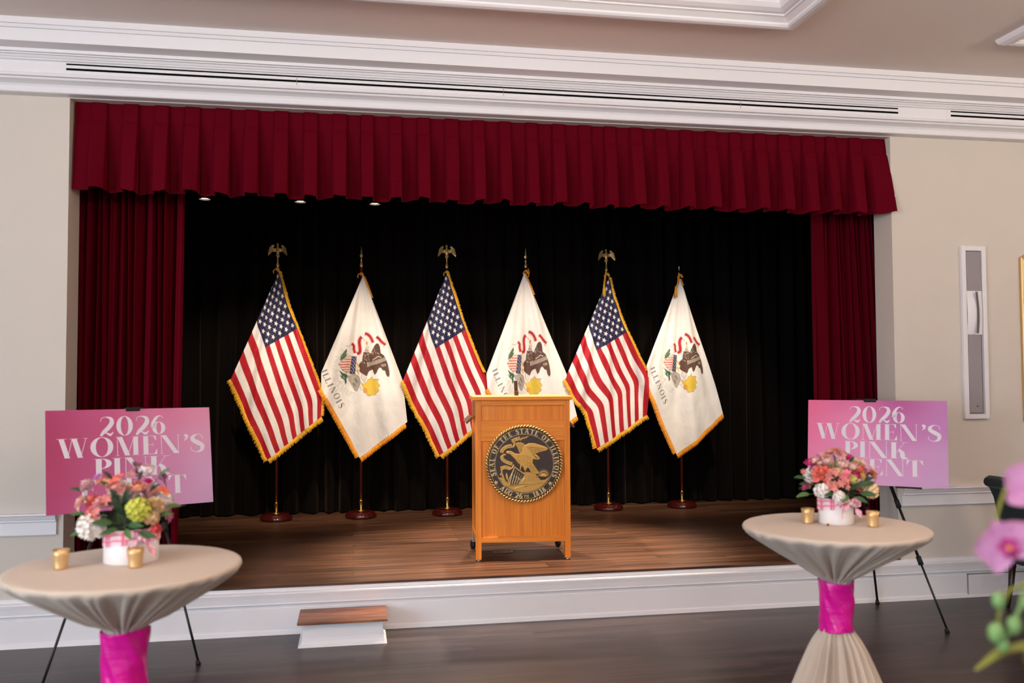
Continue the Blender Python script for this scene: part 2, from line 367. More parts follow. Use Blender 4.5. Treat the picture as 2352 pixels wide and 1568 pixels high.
# ceiling with two framed recesses
def frame_rings(x0, x1, y0, y1, steps):
    mb = MB(); P = []
    for off, z in steps: P.append([(x0+off, y0+off, z), (x1-off, y0+off, z), (x1-off, y1-off, z), (x0+off, y1-off, z)])
    for a, b in zip(P[:-1], P[1:]):
        mb.add(a+b, [(i, (i+1) % 4, (i+1) % 4+4, i+4) for i in range(4)])
    return mb, P[-1]
RX = [(-3.2, 2.44), (4.0, 7.6)]; RY = (-4.4, 4.66)
cb = MB()
for x0, x1 in ((-6, RX[0][0]), (RX[0][1], RX[1][0]), (RX[1][1], 8)): cb.box(x0, x1, -6, YW, CZ, CZ+.05)
for x0, x1 in RX: cb.box(x0, x1, -6, RY[0], CZ, CZ+.05); cb.box(x0, x1, RY[1], YW, CZ, CZ+.05)
for x0, x1 in RX: cb.box(x0, x1, RY[0], RY[1], CZ+.16, CZ+.2)
struct('ceiling', cb, CEIL)
for k, (x0, x1) in enumerate(RX):
    st = [(-.11, CZ+.0), (-.11, CZ-.012), (-.10, CZ-.03), (-.08, CZ-.042), (-.06, CZ-.045), (-.04, CZ-.04), (-.03, CZ-.03), (-.028, CZ-.02), (.0, CZ-.0), (.012, CZ+.004), (.012, CZ+.012), (.03, CZ+.016), (.055, CZ+.03), (.07, CZ+.052), (.075, CZ+.075), (.09, CZ+.078), (.09, CZ+.09), (.11, CZ+.096), (.125, CZ+.115), (.13, CZ+.16)]
    mb, _ = frame_rings(x0, x1, RY[0], RY[1], st); struct('trim_%d' % (k+1), mb, TRIM)
# crown moulding
crown = [(.36, 3.66), (.34, 3.636), (.34, 3.599), (.333, 3.603), (.325, 3.601), (.325, 3.58), (.317, 3.584), (.31, 3.582), (.30, 3.512), (.205, 3.505), (.2, 3.488), (.18, 3.488), (.178, 3.482), (.165, 3.481), (.155, 3.468), (.146, 3.468), (.145, 3.462), (.13, 3.455), (.13, 3.388), (.145, 3.382), (.148, 3.372), (.145, 3.364), (.125, 3.362), (.12, 3.352), (.10, 3.345), (.078, 3.335), (.07, 3.322), (.072, 3.290), (.065, 3.286), (0, 3.284)]
def run_profile(prof, x0, x1, y, ends=True):
    n = len(prof); vs = [(x0, y-p, z) for p, z in prof]+[(x1, y-p, z) for p, z in prof]
    f = [(i, i+n, i+1+n, i+1) for i in range(n-1)]
    if ends: f += [tuple(range(n-1, -1, -1)), tuple(range(n, 2*n))]
    return vs, f
o = struct('trim_3', MB().add(*run_profile([(0, 3.66)]+crown, -6, 8, YW)), TRIM)
# chair rails
rail = [(0, .785), (.045, .785), (.047, .776), (.04, .77), (.034, .756), (.028, .744), (.03, .738), (.016, .732), (.016, .668), (.02, .664), (.02, .658), (0, .656)]
k = (1.576-.785)  # heights as read on the wall
struct('trim_4', MB().add(*run_profile(rail, -6, -1.735, YW)), TRIM)
struct('trim_5', MB().add(*run_profile(rail, 3.80, 8, YW)), TRIM)
# baseboard = stage riser face, one continuous run
base = [(0, .285), (.010, .285), (.012, .262), (.03, .258), (.032, .25), (.026, .225), (.022, .195), (.024, .187), (.006, .183), (.004, .163), (.010, .158), (.010, .03), (.018, .022), (.022, 0)]
struct('baseboard_front', MB().add(*run_profile(base, -6, 8, YW)), TRIM)
# panel and outlet in the baseboard
t = thing('access_panel', 'white access panel set in the baseboard near the armchair', 'panel', (4.30, YW-.010, .0))
part('panel_door', MB().box(0, .75, -.008, .0, .028, .158), TRIM, t); part('panel_gap', MB().box(-.006, .0, -.0085, .0, .02, .165).box(-.006, .756, -.0085, 0, .160, .165), mat('gap_dark', (150, 140, 138), .8), t)
t = thing('wall_outlet', 'small white outlet plate low on the right wall above the access panel', 'outlet', (4.63, YW-.024, .187))
part('plate', MB().box(0, .075, -.004, 0, 0, .034), TRIM, t); part('socket', MB().box(.024, .032, -.0055, -.003, .010, .022).box(.044, .052, -.0055, -.003, .010, .022), mat('socket_grey', (150, 140, 138), .6), t)

# stage shell
struct('floor_stage', MB().box(XL, XR, YW+.0, YW+.22, STZ-.03, STZ).box(XL-1.3, XR+1.5, YW+.22, 9.2, STZ-.03, STZ), STAGEF)
struct('trim_6', MB().box(XL, XR, YW-.016, YW+.0, STZ-.015, STZ+.0), wood('stage_nosing', (104, 70, 50), (60, 38, 28), (1.5, 20, 20), .4))
struct('trim_7', MB().box(XL, XR, YW+.0, YW+.05, .0, STZ-.03), BLACKP)
struct('wall_stage_left', MB().box(XL-1.35, XL-1.3, YW+.22, 9.2, 0, 3.42), BLACKP)
struct('wall_stage_right', MB().box(XR+1.5, XR+1.55, YW+.22, 9.2, 0, 3.42), BLACKP)
struct('wall_stage_back', MB().box(XL-1.35, XR+1.55, 9.2, 9.25, 0, 3.42), BLACKP)
struct('ceiling_stage', MB().box(XL-1.35, XR+1.55, YW+.22, 9.25, 3.40, 3.45), BLACKP)

# linear air slots on the frieze
VM = mat('slot_black', (6, 6, 6), .9, spec=.1)
def vent(x0, x1, label, joints):
    t = thing('air_vent', label, 'vent', (x0, YW-.13, 3.388)); L = x1-x0
    part('frame', MB().box(-.03, L+.03, -.003, 0, .004, .064), TRIM, t)
    for z0, z1 in ((.0515, .0605), (.020, .033)):
        part('slot', MB().box(0, L, -.0045, -.002, z0, z1), VM, t)
    for j in joints: part('joint', MB().box(j, j+.002, -.006, -.003, .002, .064), mat('gap_dark'), t)
vent(-1.683, 3.755, 'long white linear air slot above the stage opening', [1.33, 2.63, 4.26])
vent(4.167, 6.5, 'shorter linear air slot at the right end of the crown moulding', [])

# ------------------------------------------------------------------ curtains
def folds(u, rng, n, pw=.6):
    """cloth fold depth across u in 0..1 with n uneven folds"""
    ph = np.interp(u, np.linspace(0, 1, n+1), np.cumsum(np.concatenate([[0], rng.uniform(.7, 1.35, n)]))); ph = ph/ph.max()*n
    w_ = np.sin(2*PI*ph); return np.sign(w_)*np.abs(w_)**pw, ph
def curtain(name, x0f, x1f, z0, z1, y, amp, n, seed, m, nx=500, nz=24, parent=None, pw=.6):
    rng = np.random.default_rng(seed); u = np.linspace(0, 1, nx); f, ph = folds(u, rng, n, pw); f2 = np.sin(2*PI*ph*2.3+1.3)*.25
    a = rng.uniform(.6, 1.1, n*2+4); av = np.interp(ph*2, np.arange(len(a)), a)
    v = np.linspace(0, 1, nz)[:, None]; z = z0+(z1-z0)*v
    xa = np.array([x0f(q) for q in z.ravel()])[:, None]; xb = np.array([x1f(q) for q in z.ravel()])[:, None]
    drift = .012*np.sin(2*PI*ph/3.1+3*v)
    X = xa+(xb-xa)*u[None]+drift+min(.25*amp, .004)*np.cos(2*PI*ph)[None]; Y = y+amp*(f*av+f2)[None]*(.75+.35*(1-v)); Z = np.broadcast_to(z, X.shape)
    return npgrid(name, X, Y, Z, m, parent)
c = lambda k: (lambda z: k)
o = curtain('stage_backdrop', c(XL-1.2), c(XR+1.4), STZ+.012, 3.38, 8.62, .055, 44, 3, BLACKV, 1600, 16); tag(o, 'black velour backdrop curtain behind the flags', 'curtain')
o = curtain('stage_curtain', c(-1.765), c(-1.118), STZ+.01, 3.36, 6.12, .115, 12, 8, VELVET, 900, 30, pw=1.2); tag(o, 'crimson velvet leg curtain at the left side of the stage', 'curtain')
o = curtain('stage_curtain', c(3.41), lambda z: 3.985-.045*max(0, z-.5)-.028*max(0, z-1.6)*0, STZ+.01, 3.36, 6.12, .115, 12, 21, VELVET, 900, 30, pw=1.2); tag(o, 'crimson velvet leg curtain at the right side of the stage', 'curtain')
o = curtain('masking_curtain', c(-2.9), c(-1.5), STZ+.01, 3.38, 7.3, .05, 10, 5, BLACKV, 300, 8); tag(o, 'black side masking curtain behind the left red curtain', 'curtain')
o = curtain('masking_curtain', c(4.35), c(5.1), STZ+.01, 3.38, 7.3, .05, 9, 6, BLACKV, 300, 8); tag(o, 'black side masking curtain behind the right red curtain', 'curtain')
# pleated valance
def valance():
    rng = np.random.default_rng(4); per = .1815; n = 30; nz = 60
    xs = []; dp = []; cid = []
    x = XL+.012
    # wide flat start, then repeated box pleats
    K = [(x, 0.35, 0), (x+.09, .35, 0)]
    xx = x+.105
    for i in range(n):
        j = rng.uniform(-.0028, .0028); wd = .074+rng.uniform(-.007, .007)
        K += [(xx+j, .95+rng.uniform(-.15, .15), i), (xx+j+wd, .8+rng.uniform(-.15, .15), i), (xx+j+wd+.004, -.35, i), (xx+j+wd+.05, -.3, i), (xx+per-.03, -.15+rng.uniform(-.1, .1), i), (xx+per-.007+j, -.1, i)]
        xx += per
    K = [k_ for k_ in K if k_[0] < XR-.13]+[(XR-.115, .5, n), (XR-.003, .75, n)]
    K.sort(); kx = np.array([a[0] for a in K]); kd = np.array([a[1] for a in K])
    X0 = np.sort(np.concatenate([np.linspace(kx[0], kx[-1], 900), kx, kx+.0015])); X0 = X0[X0 <= kx[-1]]
    d = np.interp(X0, kx, kd)
    z = np.concatenate([np.linspace(3.285, 3.165, 8), np.linspace(3.16, 2.85, 30), np.linspace(2.842, 2.73, 14)])
    v = (3.285-z)/(3.285-2.73)
    dep = np.where(v < .22, .016+.03*v, .023+.088*np.clip((v-.2)/.8, 0, 1)**.8)
    D = dep[:, None]*d[None]; crease = (np.abs(z-3.1625) < .004)|(np.abs(z-2.846) < .006)
    D = D-np.where(crease, .004, 0)[:, None]
    # hem swings: recessed lengths curl, pleats narrow toward the hem
    ph = 2*PI*(X0-kx[2])/per
    X = X0[None]+(.012*np.sin(ph*1.0+.8)*1)[None]*np.clip(v-.5, 0, 1)[:, None]*1.2
    wob = .006*np.sin(ph*.37+1)+.004*np.sin(ph*1.3)
    Z = z[:, None]+(wob*v[:, None])+np.where(v[:, None] > .99, 0, 0)
    e = np.clip((X0-(XR-.16))/.15, 0, 1)
    Y = 5.775-D-(e*v[:, None])*.055
    X = X+(e*v[:, None])*.012
    return npgrid('stage_valance', X, Y, Z, VELVET)
o = valance(); tag(o, 'pleated crimson velvet valance across the top of the stage', 'curtain')
so = o.modifiers.new('s', 'SOLIDIFY'); so.thickness = .004

# recessed stage lights
LG = mat('lamp_glow', (255, 236, 200), .5, emit=((255, 230, 190), 14))
def stage_lamp(x, y, lab):
    t = thing('stage_spotlight', lab, 'light', (x, y, 3.155), group=None)
    part('housing', MB().lathe([(.05, .0), (.055, .02), (.055, .14), (.03, .245)], 20, cap=False), BLACKM, t, True)
    part('stem', MB().lathe([(.012, .2), (.012, .245)], 10), BLACKM, t)
    part('lens', MB().lathe([(.001, .012), (.04, .012), (.043, .02)], 20), LG, t)
for x, lab in ((-1.295, 'leftmost lit spotlight showing below the valance'), (-.475, 'middle lit spotlight of the three below the valance'), (.185, 'rightmost lit spotlight of the three below the valance')): stage_lamp(x, 8.1, lab)

# ------------------------------------------------------------------ flags
def us_canvas():
    c = Canvas(0, 0, 1.44, .865, .002, (234, 228, 224)); H = .865/13
    for k in range(0, 13, 2): c.poly([(0, k*H), (1.44, k*H), (1.44, (k+1)*H), (0, (k+1)*H)], (176, 8, 28))
    cw, ch = .576, 7*H; c.poly([(0, 0), (cw, 0), (cw, ch), (0, ch)], (30, 27, 68))
    for r in range(9):
        n = 6 if r % 2 == 0 else 5
        for k in range(n):
            cx = cw/12*(1+2*k) if n == 6 else cw/12*(2+2*k)
            c.poly(star5(cx, ch/10*(r+1), .0265, -90+28), (240, 236, 232))
    c.blur(1); return c
USC = us_canvas()
def il_canvas():
    """printed emblem, drawn in units of 1/7.127 on a 220 unit square whose corner sits at (-104,112) from the flag's peak"""
    c = Canvas(-150, -700, 1800, 2500, 2.6, (236, 231, 226)); k = (60, 45, 45)
    RED = (190, 40, 52); BR = (92, 62, 50); CR = (236, 226, 208)
    def scroll(pts, w_):
        c.line(pts, w_+22, (120, 80, 76)); c.line(pts, w_+16, CR); c.line(pts, w_, RED)
        P = np.array(pts, float)
        n = 9 if len(pts) > 3 else 6
        T = np.linspace(.08, .92, n)*(len(P)-1)
        for q in T:
            i = min(int(q), len(P)-2); p = P[i]+(P[i+1]-P[i])*(q-i); d = (P[i+1]-P[i]); d = d/np.hypot(*d); nn = np.array([-d[1], d[0]])
            c.poly([tuple(p+nn*13-d*3), tuple(p+nn*13+d*3), tuple(p-nn*13+d*3), tuple(p-nn*13-d*3)], (110, 16, 26))
    scroll([(556, 350), (590, 390), (590, 440), (610, 512)], 42)
    scroll([(640, 520), (685, 500), (692, 440), (680, 340), (690, 280), (722, 244)], 50)
    scroll([(770, 190), (820, 205), (870, 260), (905, 340)], 46)
    scroll([(960, 240), (1000, 275), (1050, 330), (1110, 375)], 44)
    c.line([(728, 262), (752, 280), (778, 318)], 16, (200, 184, 170)); c.line([(450, 400), (470, 395), (500, 405), (540, 380)], 8, (150, 120, 112)); c.line([(1060, 400), (1085, 395), (1075, 425)], 10, (170, 150, 140))
    # laurel
    GRN = (62, 96, 70)
    for L in ([(360, 640), (375, 560), (420, 500), (474, 436), (478, 490), (430, 600)], [(400, 600), (440, 545), (492, 515), (470, 560), (410, 615)], [(352, 790), (410, 830), (440, 900), (400, 890)], [(356, 860), (420, 900), (440, 950), (390, 920)], [(400, 830), (470, 850), (492, 880), (480, 925), (440, 920)], [(430, 910), (470, 930), (474, 990), (446, 1024), (440, 970)]): c.poly(L, GRN)
    # shield
    sh = [(338, 694), (420, 600), (500, 556), (634, 560), (634, 640), (612, 860), (560, 862), (460, 830), (400, 790)]
    c.poly(sh, (90, 60, 40)); c.poly([(x+(4 if x < 500 else -6), y+(6 if y < 700 else -8)) for x, y in sh], (214, 190, 110))
    si = [(348, 692), (430, 606), (504, 572), (550, 566), (512, 846), (460, 820), (404, 778)]; c.poly(si, (232, 214, 200))
    def clipstripe(y0, y1, x0):
        c.poly([(x0, y0), (548-(y0-570)*.12, y0-4), (548-(y1-570)*.12, y1-4), (x0+(8 if y1 > 700 else -8), y1)], RED)
    for y0, y1, x0 in ((606, 622, 438), (646, 664, 392), (690, 710, 350), (732, 750, 376), (772, 788, 406), (808, 822, 452)): clipstripe(y0, y1, x0)
    c.poly([(556, 562), (632, 568), (606, 850), (520, 846)], (44, 42, 90))
    for i in range(4):
        for j in range(5): c.poly(star5(572+i*22-(j*7)+((j % 2)*5), 592+j*52+(i % 2)*24-4, 11, -90), (240, 236, 230))
    # claws, eagle
    for yy in (700, 800): c.line([(620, yy), (650, yy-8), (684, yy-2)], 16, (222, 170, 60)); c.line([(640, yy-36), (650, yy), (645, yy+30)], 12, (222, 170, 60)); c.line([(655, yy+10), (668, yy+60)], 14, (222, 170, 60))
    c.poly([(760, 490), (790, 400), (806, 360), (830, 400), (840, 500)], (210, 200, 186))
    for i in range(26): q = random.Random(i); c.ell(770+q.random()*62, 410+q.random()*80, 4, 6, (120, 104, 96))
    c.poly([(786, 350), (800, 306), (818, 330), (816, 370), (796, 385)], (218, 150, 60)); c.ell(796, 345, 6, 10, (150, 60, 40))
    body = [(746, 492), (846, 498), (862, 520), (900, 440), (930, 380), (960, 350), (990, 352), (1016, 400), (1030, 510), (1080, 545), (1120, 610), (1150, 700), (1172, 800), (1176, 870), (1160, 905), (1142, 895), (1120, 870), (1100, 800), (1060, 790), (1040, 760), (1010, 745), (980, 790), (965, 830), (930, 868), (914, 830), (896, 780), (850, 800), (830, 820), (806, 884), (762, 870), (735, 850), (700, 830), (680, 800), (690, 760), (668, 720), (680, 680), (722, 640), (730, 570)]
    c.poly(body, BR); q = random.Random(5)
    for i in range(30): c.ell(735+q.random()*110, 510+q.random()*170, 4, 5, CR)
    for i in range(12): c.ell(880+q.random()*130, 400+q.random()*130, 4, 6, CR)
    c.line([(896, 625), (950, 590), (990, 565), (1038, 580)], 9, CR)
    for i in range(15): x = 815+i*21; y = 735-i*7; c.line([(x, y), (x+2, y-30), (x-6, y-62)], 7, CR)
    for i in range(4): x = 1050+i*20; y = 735-i*4; c.line([(x, y), (x-2, y-22), (x-8, y-42)], 6, CR)
    c.poly([(722, 840), (790, 880), (800, 910), (760, 995), (706, 915)], (150, 110, 104)); c.poly([(728, 848), (786, 884), (792, 910), (760, 980), (714, 915)], (230, 222, 212))
    for i in range(3): c.line([(735+i*18, 870+i*8), (745+i*12, 950)], 3, (120, 100, 96))
    # sun
    sun = [(700, 985)]+[(760, 1010), (800, 975), (815, 940), (850, 930), (888, 888), (905, 935), (1000, 935), (975, 985), (1022, 1046), (985, 1075), (1005, 1130), (955, 1165), (940, 1200), (880, 1200), (840, 1218), (790, 1160), (740, 1080)]
    c.poly(sun, (150, 110, 40)); c.poly([(862+(x-862)*.95, 1075+(y-1075)*.95) for x, y in sun], (224, 190, 70)); c.ell(776, 1124, 34, 42, (170, 120, 40)); c.ell(776, 1124, 29, 36, (226, 160, 40))
    # rock and dates
    rock = [(490, 880), (560, 866), (618, 862), (648, 870), (680, 900), (700, 980), (690, 1030), (640, 1135), (600, 1120), (548, 1030), (510, 960)]
    c.poly(rock, (80, 70, 62)); c.poly([(600+(x-600)*.955, 990+(y-990)*.965) for x, y in rock], (172, 162, 150))
    def tx(s_, x, y, ang, h, kx=.8, T=.22, t=.06):
        ca, sa = math.cos(math.radians(ang)), math.sin(math.radians(ang))
        for ch in s_:
            g, w_ = glyph(ch, T, t, .05)
            c.polys([[(x+(a*kx*ca+b*sa)*h, y+(a*kx*sa-b*ca)*h) for a, b in qd] for qd in g], (30, 26, 34)); x += (w_+.16)*h*kx*ca; y += (w_+.16)*h*kx*sa
    tx('1868', 590, 930, 60, 34); tx('1818', 562, 1006, 58, 34)
    # ground stipple, prairie texture
    for i in range(420):
        a = math.radians(95+q.random()*140); R = 330+q.random()*110; x = 640+R*math.cos(a)*.92; y = 800+R*math.sin(a)*1.05
        if x < 700: c.line([(x, y), (x+9, y+5)], 4, (170, 166, 150))
    for i in range(60): a = q.random(); x = 660+a*150+q.random()*50; y = 1060+a*160; c.line([(x, y), (x+8, y+4)], 4, (150, 130, 126))
    # ILLINOIS along the fly, one letter after another down a gentle curve
    L = 'ILLINOIS'; pts = [(58, 808), (80, 868), (118, 948), (160, 1040), (196, 1098), (248, 1196), (296, 1308), (330, 1368)]; angs = [68, 67, 66, 64, 62, 60, 58, 55]
    for ch, (x, y), a in zip(L, pts, angs):
        g, w_ = glyph(ch, .17, .05, .05); h = 100; ca, sa = math.cos(math.radians(a)), math.sin(math.radians(a)); kx = {'N': .95, 'O': .98, 'S': .95}.get(ch, 1.05)
        c.polys([[(x+(p*kx*ca+b*sa)*h, y+(p*kx*sa-b*ca)*h) for p, b in qd] for qd in g], (34, 30, 52))
    c.blur(2); return c
ILC = il_canvas()
CLOTHF = vcol('flag_cloth', .62, sheen=.15, bump=((11, 11, 7), .55, .022)); cloth_trans(CLOTHF, .10)

def fringe(name, pts3, dirs, length, m, parent, seed=0, pitch=.0055, jag=.35):
    """short hanging strands set side by side along an edge"""
    rng = random.Random(seed); mb = MB(); P = [Vector(p) for p in pts3]; cum = [0]
    for a, b in zip(P[:-1], P[1:]): cum.append(cum[-1]+(b-a).length)
    n = int(cum[-1]/pitch); i = 0
    for k in range(n):
        s_ = cum[-1]*k/n
        while cum[i+1] < s_: i += 1
        t = (s_-cum[i])/max(cum[i+1]-cum[i], 1e-6); p = P[i].lerp(P[i+1], t); d = Vector(dirs[i]).lerp(Vector(dirs[i+1]), t).normalized(); e = (P[i+1]-P[i]).normalized()
        L = length*(1-jag*rng.random()); d2 = (d+Vector((0, 0, -1))*.25+e*rng.uniform(-.25, .25)).normalized(); y = rng.uniform(-.004, .004); w_ = pitch*.75
        a, b = p-e*w_-d*.008, p+e*w_-d*.008; mid = p+d*L*.5+Vector((0, y-.004, 0)); end = p+d*L*.5+d2*L*.5+Vector((0, y, 0))
        mb.add([a, b, mid+e*w_*.9, end+e*w_*.5, end-e*w_*.5, mid-e*w_*.9, mid+Vector((0, -.003, 0))], [(0, 1, 2, 6), (0, 6, 5), (6, 2, 3), (6, 3, 4), (5, 6, 4)])
    return part(name, mb, m, parent)

def smooth_abs(d, e=.007): return np.sqrt(d*d+e*e)
def fold_depth(X, Z, amp, seed, k=3.0):
    """cloth depth: folds fanning from the peak (origin); X right, Z down positive"""
    rng = np.random.default_rng(seed); th = np.arctan2(X, Z+.12); r = np.hypot(X, Z); a = amp*np.clip(r/1.2, 0, 1)**.9
    w_ = .55*np.sin(k*2*PI*th/1.0+rng.uniform(0, 6))+.3*np.sin(k*1.9*2*PI*th+rng.uniform(0, 6)+r*1.3)+.18*np.sin(k*3.3*2*PI*th+rng.uniform(0, 6)-r*2)
    w_ = w_+.12*np.sin(9*r+4*th+rng.uniform(0, 6))
    return a*w_+.06*(r/1.6)**2*0
YF = 8.215
def pole_finial(t, kind, ztop, seed=0):
    part('base', MB().lathe([(.0, 0), (.135, 0), (.142, .008), (.143, .022), (.136, .032), (.128, .034), (.122, .050), (.108, .058), (.06, .064), (.0, .066)], 48, cap=False), MAHOG, t, True)
    part('base_collar', MB().lathe([(.05, .064), (.05, .067), (.02, .070), (.017, .075), (.017, .145), (.019, .15), (.019, .158), (.013, .160)], 24), BRASS, t, True)
    part('pole', MB().lathe([(.0125, .155), (.0125, ztop-.04)], 16), POLEM, t, True)
    z = ztop
    if kind == 'eagle':
        f = part('finial', MB().lathe([(.0125, z-.05), (.0135, z-.045), (.0135, z-.02), (.008, z-.015), (.006, z+.045), (.009, z+.05), (.010, z+.055), (.006, z+.06)], 14), GOLDF, t, True)
        b = MB(); b.lathe([(.004, z+.055), (.012, z+.068), (.017, z+.09), (.016, z+.11), (.010, z+.135), (.0075, z+.15), (.009, z+.162), (.006, z+.17), (.001, z+.173)], 14)
        b.prism([(-.001, z+.166), (-.012, z+.163), (-.017, z+.156), (-.009, z+.157), (0, z+.156)], -.004, .004)
        b.tube([(-.010, 0, z+.075), (-.013, -.004, z+.055)], .004, 8); b.tube([(.010, 0, z+.075), (.013, -.004, z+.055)], .004, 8)
        b.prism([(-.012, z+.075), (.012, z+.075), (.016, z+.045), (-.016, z+.045)], .004, .012)
        part('eagle_body', b, GOLDF, f, True)
        W_ = [(.010, .090), (.014, .125), (.030, .122), (.040, .128), (.030, .150), (.036, .158), (.052, .152), (.066, .136), (.076, .108), (.083, .076), (.084, .058), (.080, .056), (.074, .066), (.068, .068), (.062, .080), (.054, .086), (.046, .096), (.030, .094)]
        for s_ in (-1, 1):
            m_ = MB(); m_.prism([(s_*x, z+zz) for x, zz in W_], -.006, .006)
            for k in range(6): x0 = .030+.008*k; m_.tube([(s_*x0, -.008, z+.118+.003*k), (s_*(x0+.014), -.008, z+.098-.006*k)], .0028, 6)
            o_ = part('wing', m_, GOLDF, f)
            me = o_.data
            for v in me.vertices: v.co.y += -4.0*(abs(v.co.x)-.03)**2 if abs(v.co.x) > .03 else 0
    elif kind == 'spear':
        f = part('finial', MB().lathe([(.0125, z-.05), (.014, z-.045), (.014, z-.02), (.008, z-.016), (.006, z+.0), (.010, z+.008), (.011, z+.014), (.006, z+.022), (.005, z+.04)], 14), GOLDF, t, True)
        m_ = MB(); P = [(0, .035, .008), (.006, .045, .020), (.010, .055, .026), (.004, .07, .012), (.004, .10, .010), (.001, .14, .002)]
        vs = [(0, 0, z+.03)]; 
        for a, h, w_ in P: vs += [(-w_*.55, 0, z+h), (0, -.005, z+h), (w_*.55, 0, z+h), (0, .005, z+h)]
        fs = []
        for i in range(len(P)-1):
            o_ = 1+4*i
            for j in range(4): fs.append((o_+j, o_+(j+1) % 4, o_+4+(j+1) % 4, o_+4+j))
        fs += [(0, 1+(j+1) % 4, 1+j) for j in range(4)]; m_.add(vs, fs); part('spearhead', m_, GOLDF, f)
    else:
        f = part('finial', MB().lathe([(.0125, z-.05), (.014, z-.045), (.014, z-.02), (.007, z-.016), (.006, z+.012), (.011, z+.022), (.013, z+.035), (.009, z+.046), (.001, z+.052)], 14), mat('dull_silver', (170, 165, 158), .3, metal=1), t, True)
FL = {'F1': ((640, 618), (-.6704, 2.5617), (3.804, -.009), (.022, -3.921)), 'F2': ((834, 628), (.083, 2.5341), (3.93, -.013), (.007, -3.985)), 'F3': ((1025.7, 624), (.8522, 2.5626), (4.062, -.012), (-.008, -4.051)),
      'F4': ((1205, 622), (1.5954, 2.5829), (4.192, -.011), (-.023, -4.116)), 'F5': ((1399, 633), (2.426, 2.5501), (4.338, -.016), (-.040, -4.185)), 'F6': ((1563, 635), (3.1513, 2.5527), (4.468, -.017), (-.056, -4.247))}
def to_m(key, x, y):     # flag outline units -> metres from the flag's peak (x right, z up)
    A, _, a, b = FL[key]; dx, dy = x-A[0], y-A[1]
    return (dx*a[0]+dy*b[0])/1000, (dx*a[1]+dy*b[1])/1000
def place(key, X, Z, D):
    A, P, _, _ = FL[key]
    return X+P[0], YF-D, Z+P[1]
def us_flag(key, T, Wd, Lf, polex, seed, fringe_end, label, ztop):
    """T: top edge points, Wd: hoist-wise vectors at the same places, Lf: end of the fold line on the bottom edge"""
    t = thing('flag_stand', label, 'flag', (polex, 8.29, STZ), group='national flags on stands')
    pole_finial(t, 'eagle', ztop-STZ)
    T = np.array(T, float); Wd = np.array(Wd, float); Tm = np.array([to_m(key, *p) for p in T]); A = np.array(FL[key][0])
    Wm = np.array([to_m(key, *(A+w_)) for w_ in Wd])
    cum = np.concatenate([[0], np.cumsum(np.hypot(*np.diff(Tm, axis=0).T))]); cum *= 1.44/cum[-1]
    ns, nt_ = 380, 250; s_ = np.linspace(0, 1.44, ns)[:, None]; tt = np.linspace(0, 1, nt_)[None]
    def sm(v):   # smoothed interpolation along s
        f = np.interp(s_.ravel(), cum, v); kk = np.ones(25)/25; fp = np.pad(f, 12, mode='reflect', reflect_type='odd'); return np.convolve(fp, kk, 'valid')[:, None]
    tx, tz, wx, wz = sm(Tm[:, 0]), sm(Tm[:, 1]), sm(Wm[:, 0]), sm(Wm[:, 1])
    mixw = np.clip((s_-.55)/.8, 0, 1); knee = .46+(7/13-.46)*mixw
    g = np.where(tt < 7/13, tt*13/7*knee, knee+(tt-7/13)*13/6*(1-knee))
    X = tx+g*wx; Z = tz+g*wz
    lx, lz = to_m(key, *Lf); n = math.hypot(lx, lz); dx, dz = lx/n, lz/n       # fold line through the peak
    nx, nz = -dz, dx                                                     # points to the visible side (right)
    if nx < 0: nx, nz = -nx, -nz
    d = X*nx+Z*nz; a = smooth_abs(d); X2 = X+(a-d)*nx; Z2 = Z+(a-d)*nz
    back = .5*(1-np.tanh(d/.02)); amp = .046
    D = fold_depth(X2, -Z2, amp, seed)*(1-.6*back)-back*(.030+.02*np.clip(-d, 0, .6))
    D = D+.012*np.sin(40*tt+3*s_)*.15
    XX, YY, ZZ = place(key, X2, Z2, D)
    col = USC.sample(np.broadcast_to(s_, X.shape), np.broadcast_to(tt*.865, X.shape))[..., :3]
    cl = npgrid('flag', XX-polex, YY-8.29, ZZ-STZ, CLOTHF, t, col); cl['label'] = 'stars and stripes cloth'
    P3 = np.stack([XX-polex, YY-8.29, ZZ-STZ], -1)
    # fringe along top edge, fly, bottom
    vis = d[:, -1] > 0; i0 = int(np.argmax(vis))
    def edge(name, idx, out, L, j): 
        pts = [P3[i] for i in idx]; e = [Vector(out(k/(len(idx)-1))) for k in range(len(idx))]
        fringe(name, pts, e, L, GFRINGE, cl, seed+j)
    top = [(i, 0) for i in range(4, int(ns*fringe_end), 6)]; fly = [(ns-1, j) for j in range(0, nt_, 6)]; bot = [(i, nt_-1) for i in range(i0, ns, 6)]
    edge('fringe', top, lambda q: (1, 0, -.1), .026, 1); edge('fringe', fly, lambda q: (.45, 0, -.8), .042, 2); edge('fringe', bot, lambda q: (-.75, 0, -.45), .042, 3)
    return t
def cord(t, cl_, pts, r=.008, tassel=True, m=None):
    m = m or GFRINGE; mb = MB(); pts = [Vector(p) for p in pts]
    for ph in (0, PI):   # two twisted strands
        L = []; n = 60
        for k in range(n):
            q = k/(n-1)*(len(pts)-1); i = min(int(q), len(pts)-2); p = pts[i].lerp(pts[i+1], q-i); L.append(p+Vector((math.cos(k*.9+ph)*r*.6, math.sin(k*.9+ph)*r*.6, 0)))
        mb.tube(L, r*.6, 6)
    o_ = part('cord', mb, m, t, True)
    if tassel: e = pts[-1]; part('tassel', MB().lathe([(.004, .012), (.012, .004), (.009, -.006), (.015, -.03), (.017, -.09), (.001, -.09)], 12, Matrix.Translation(e), cap=False), m, o_, True)
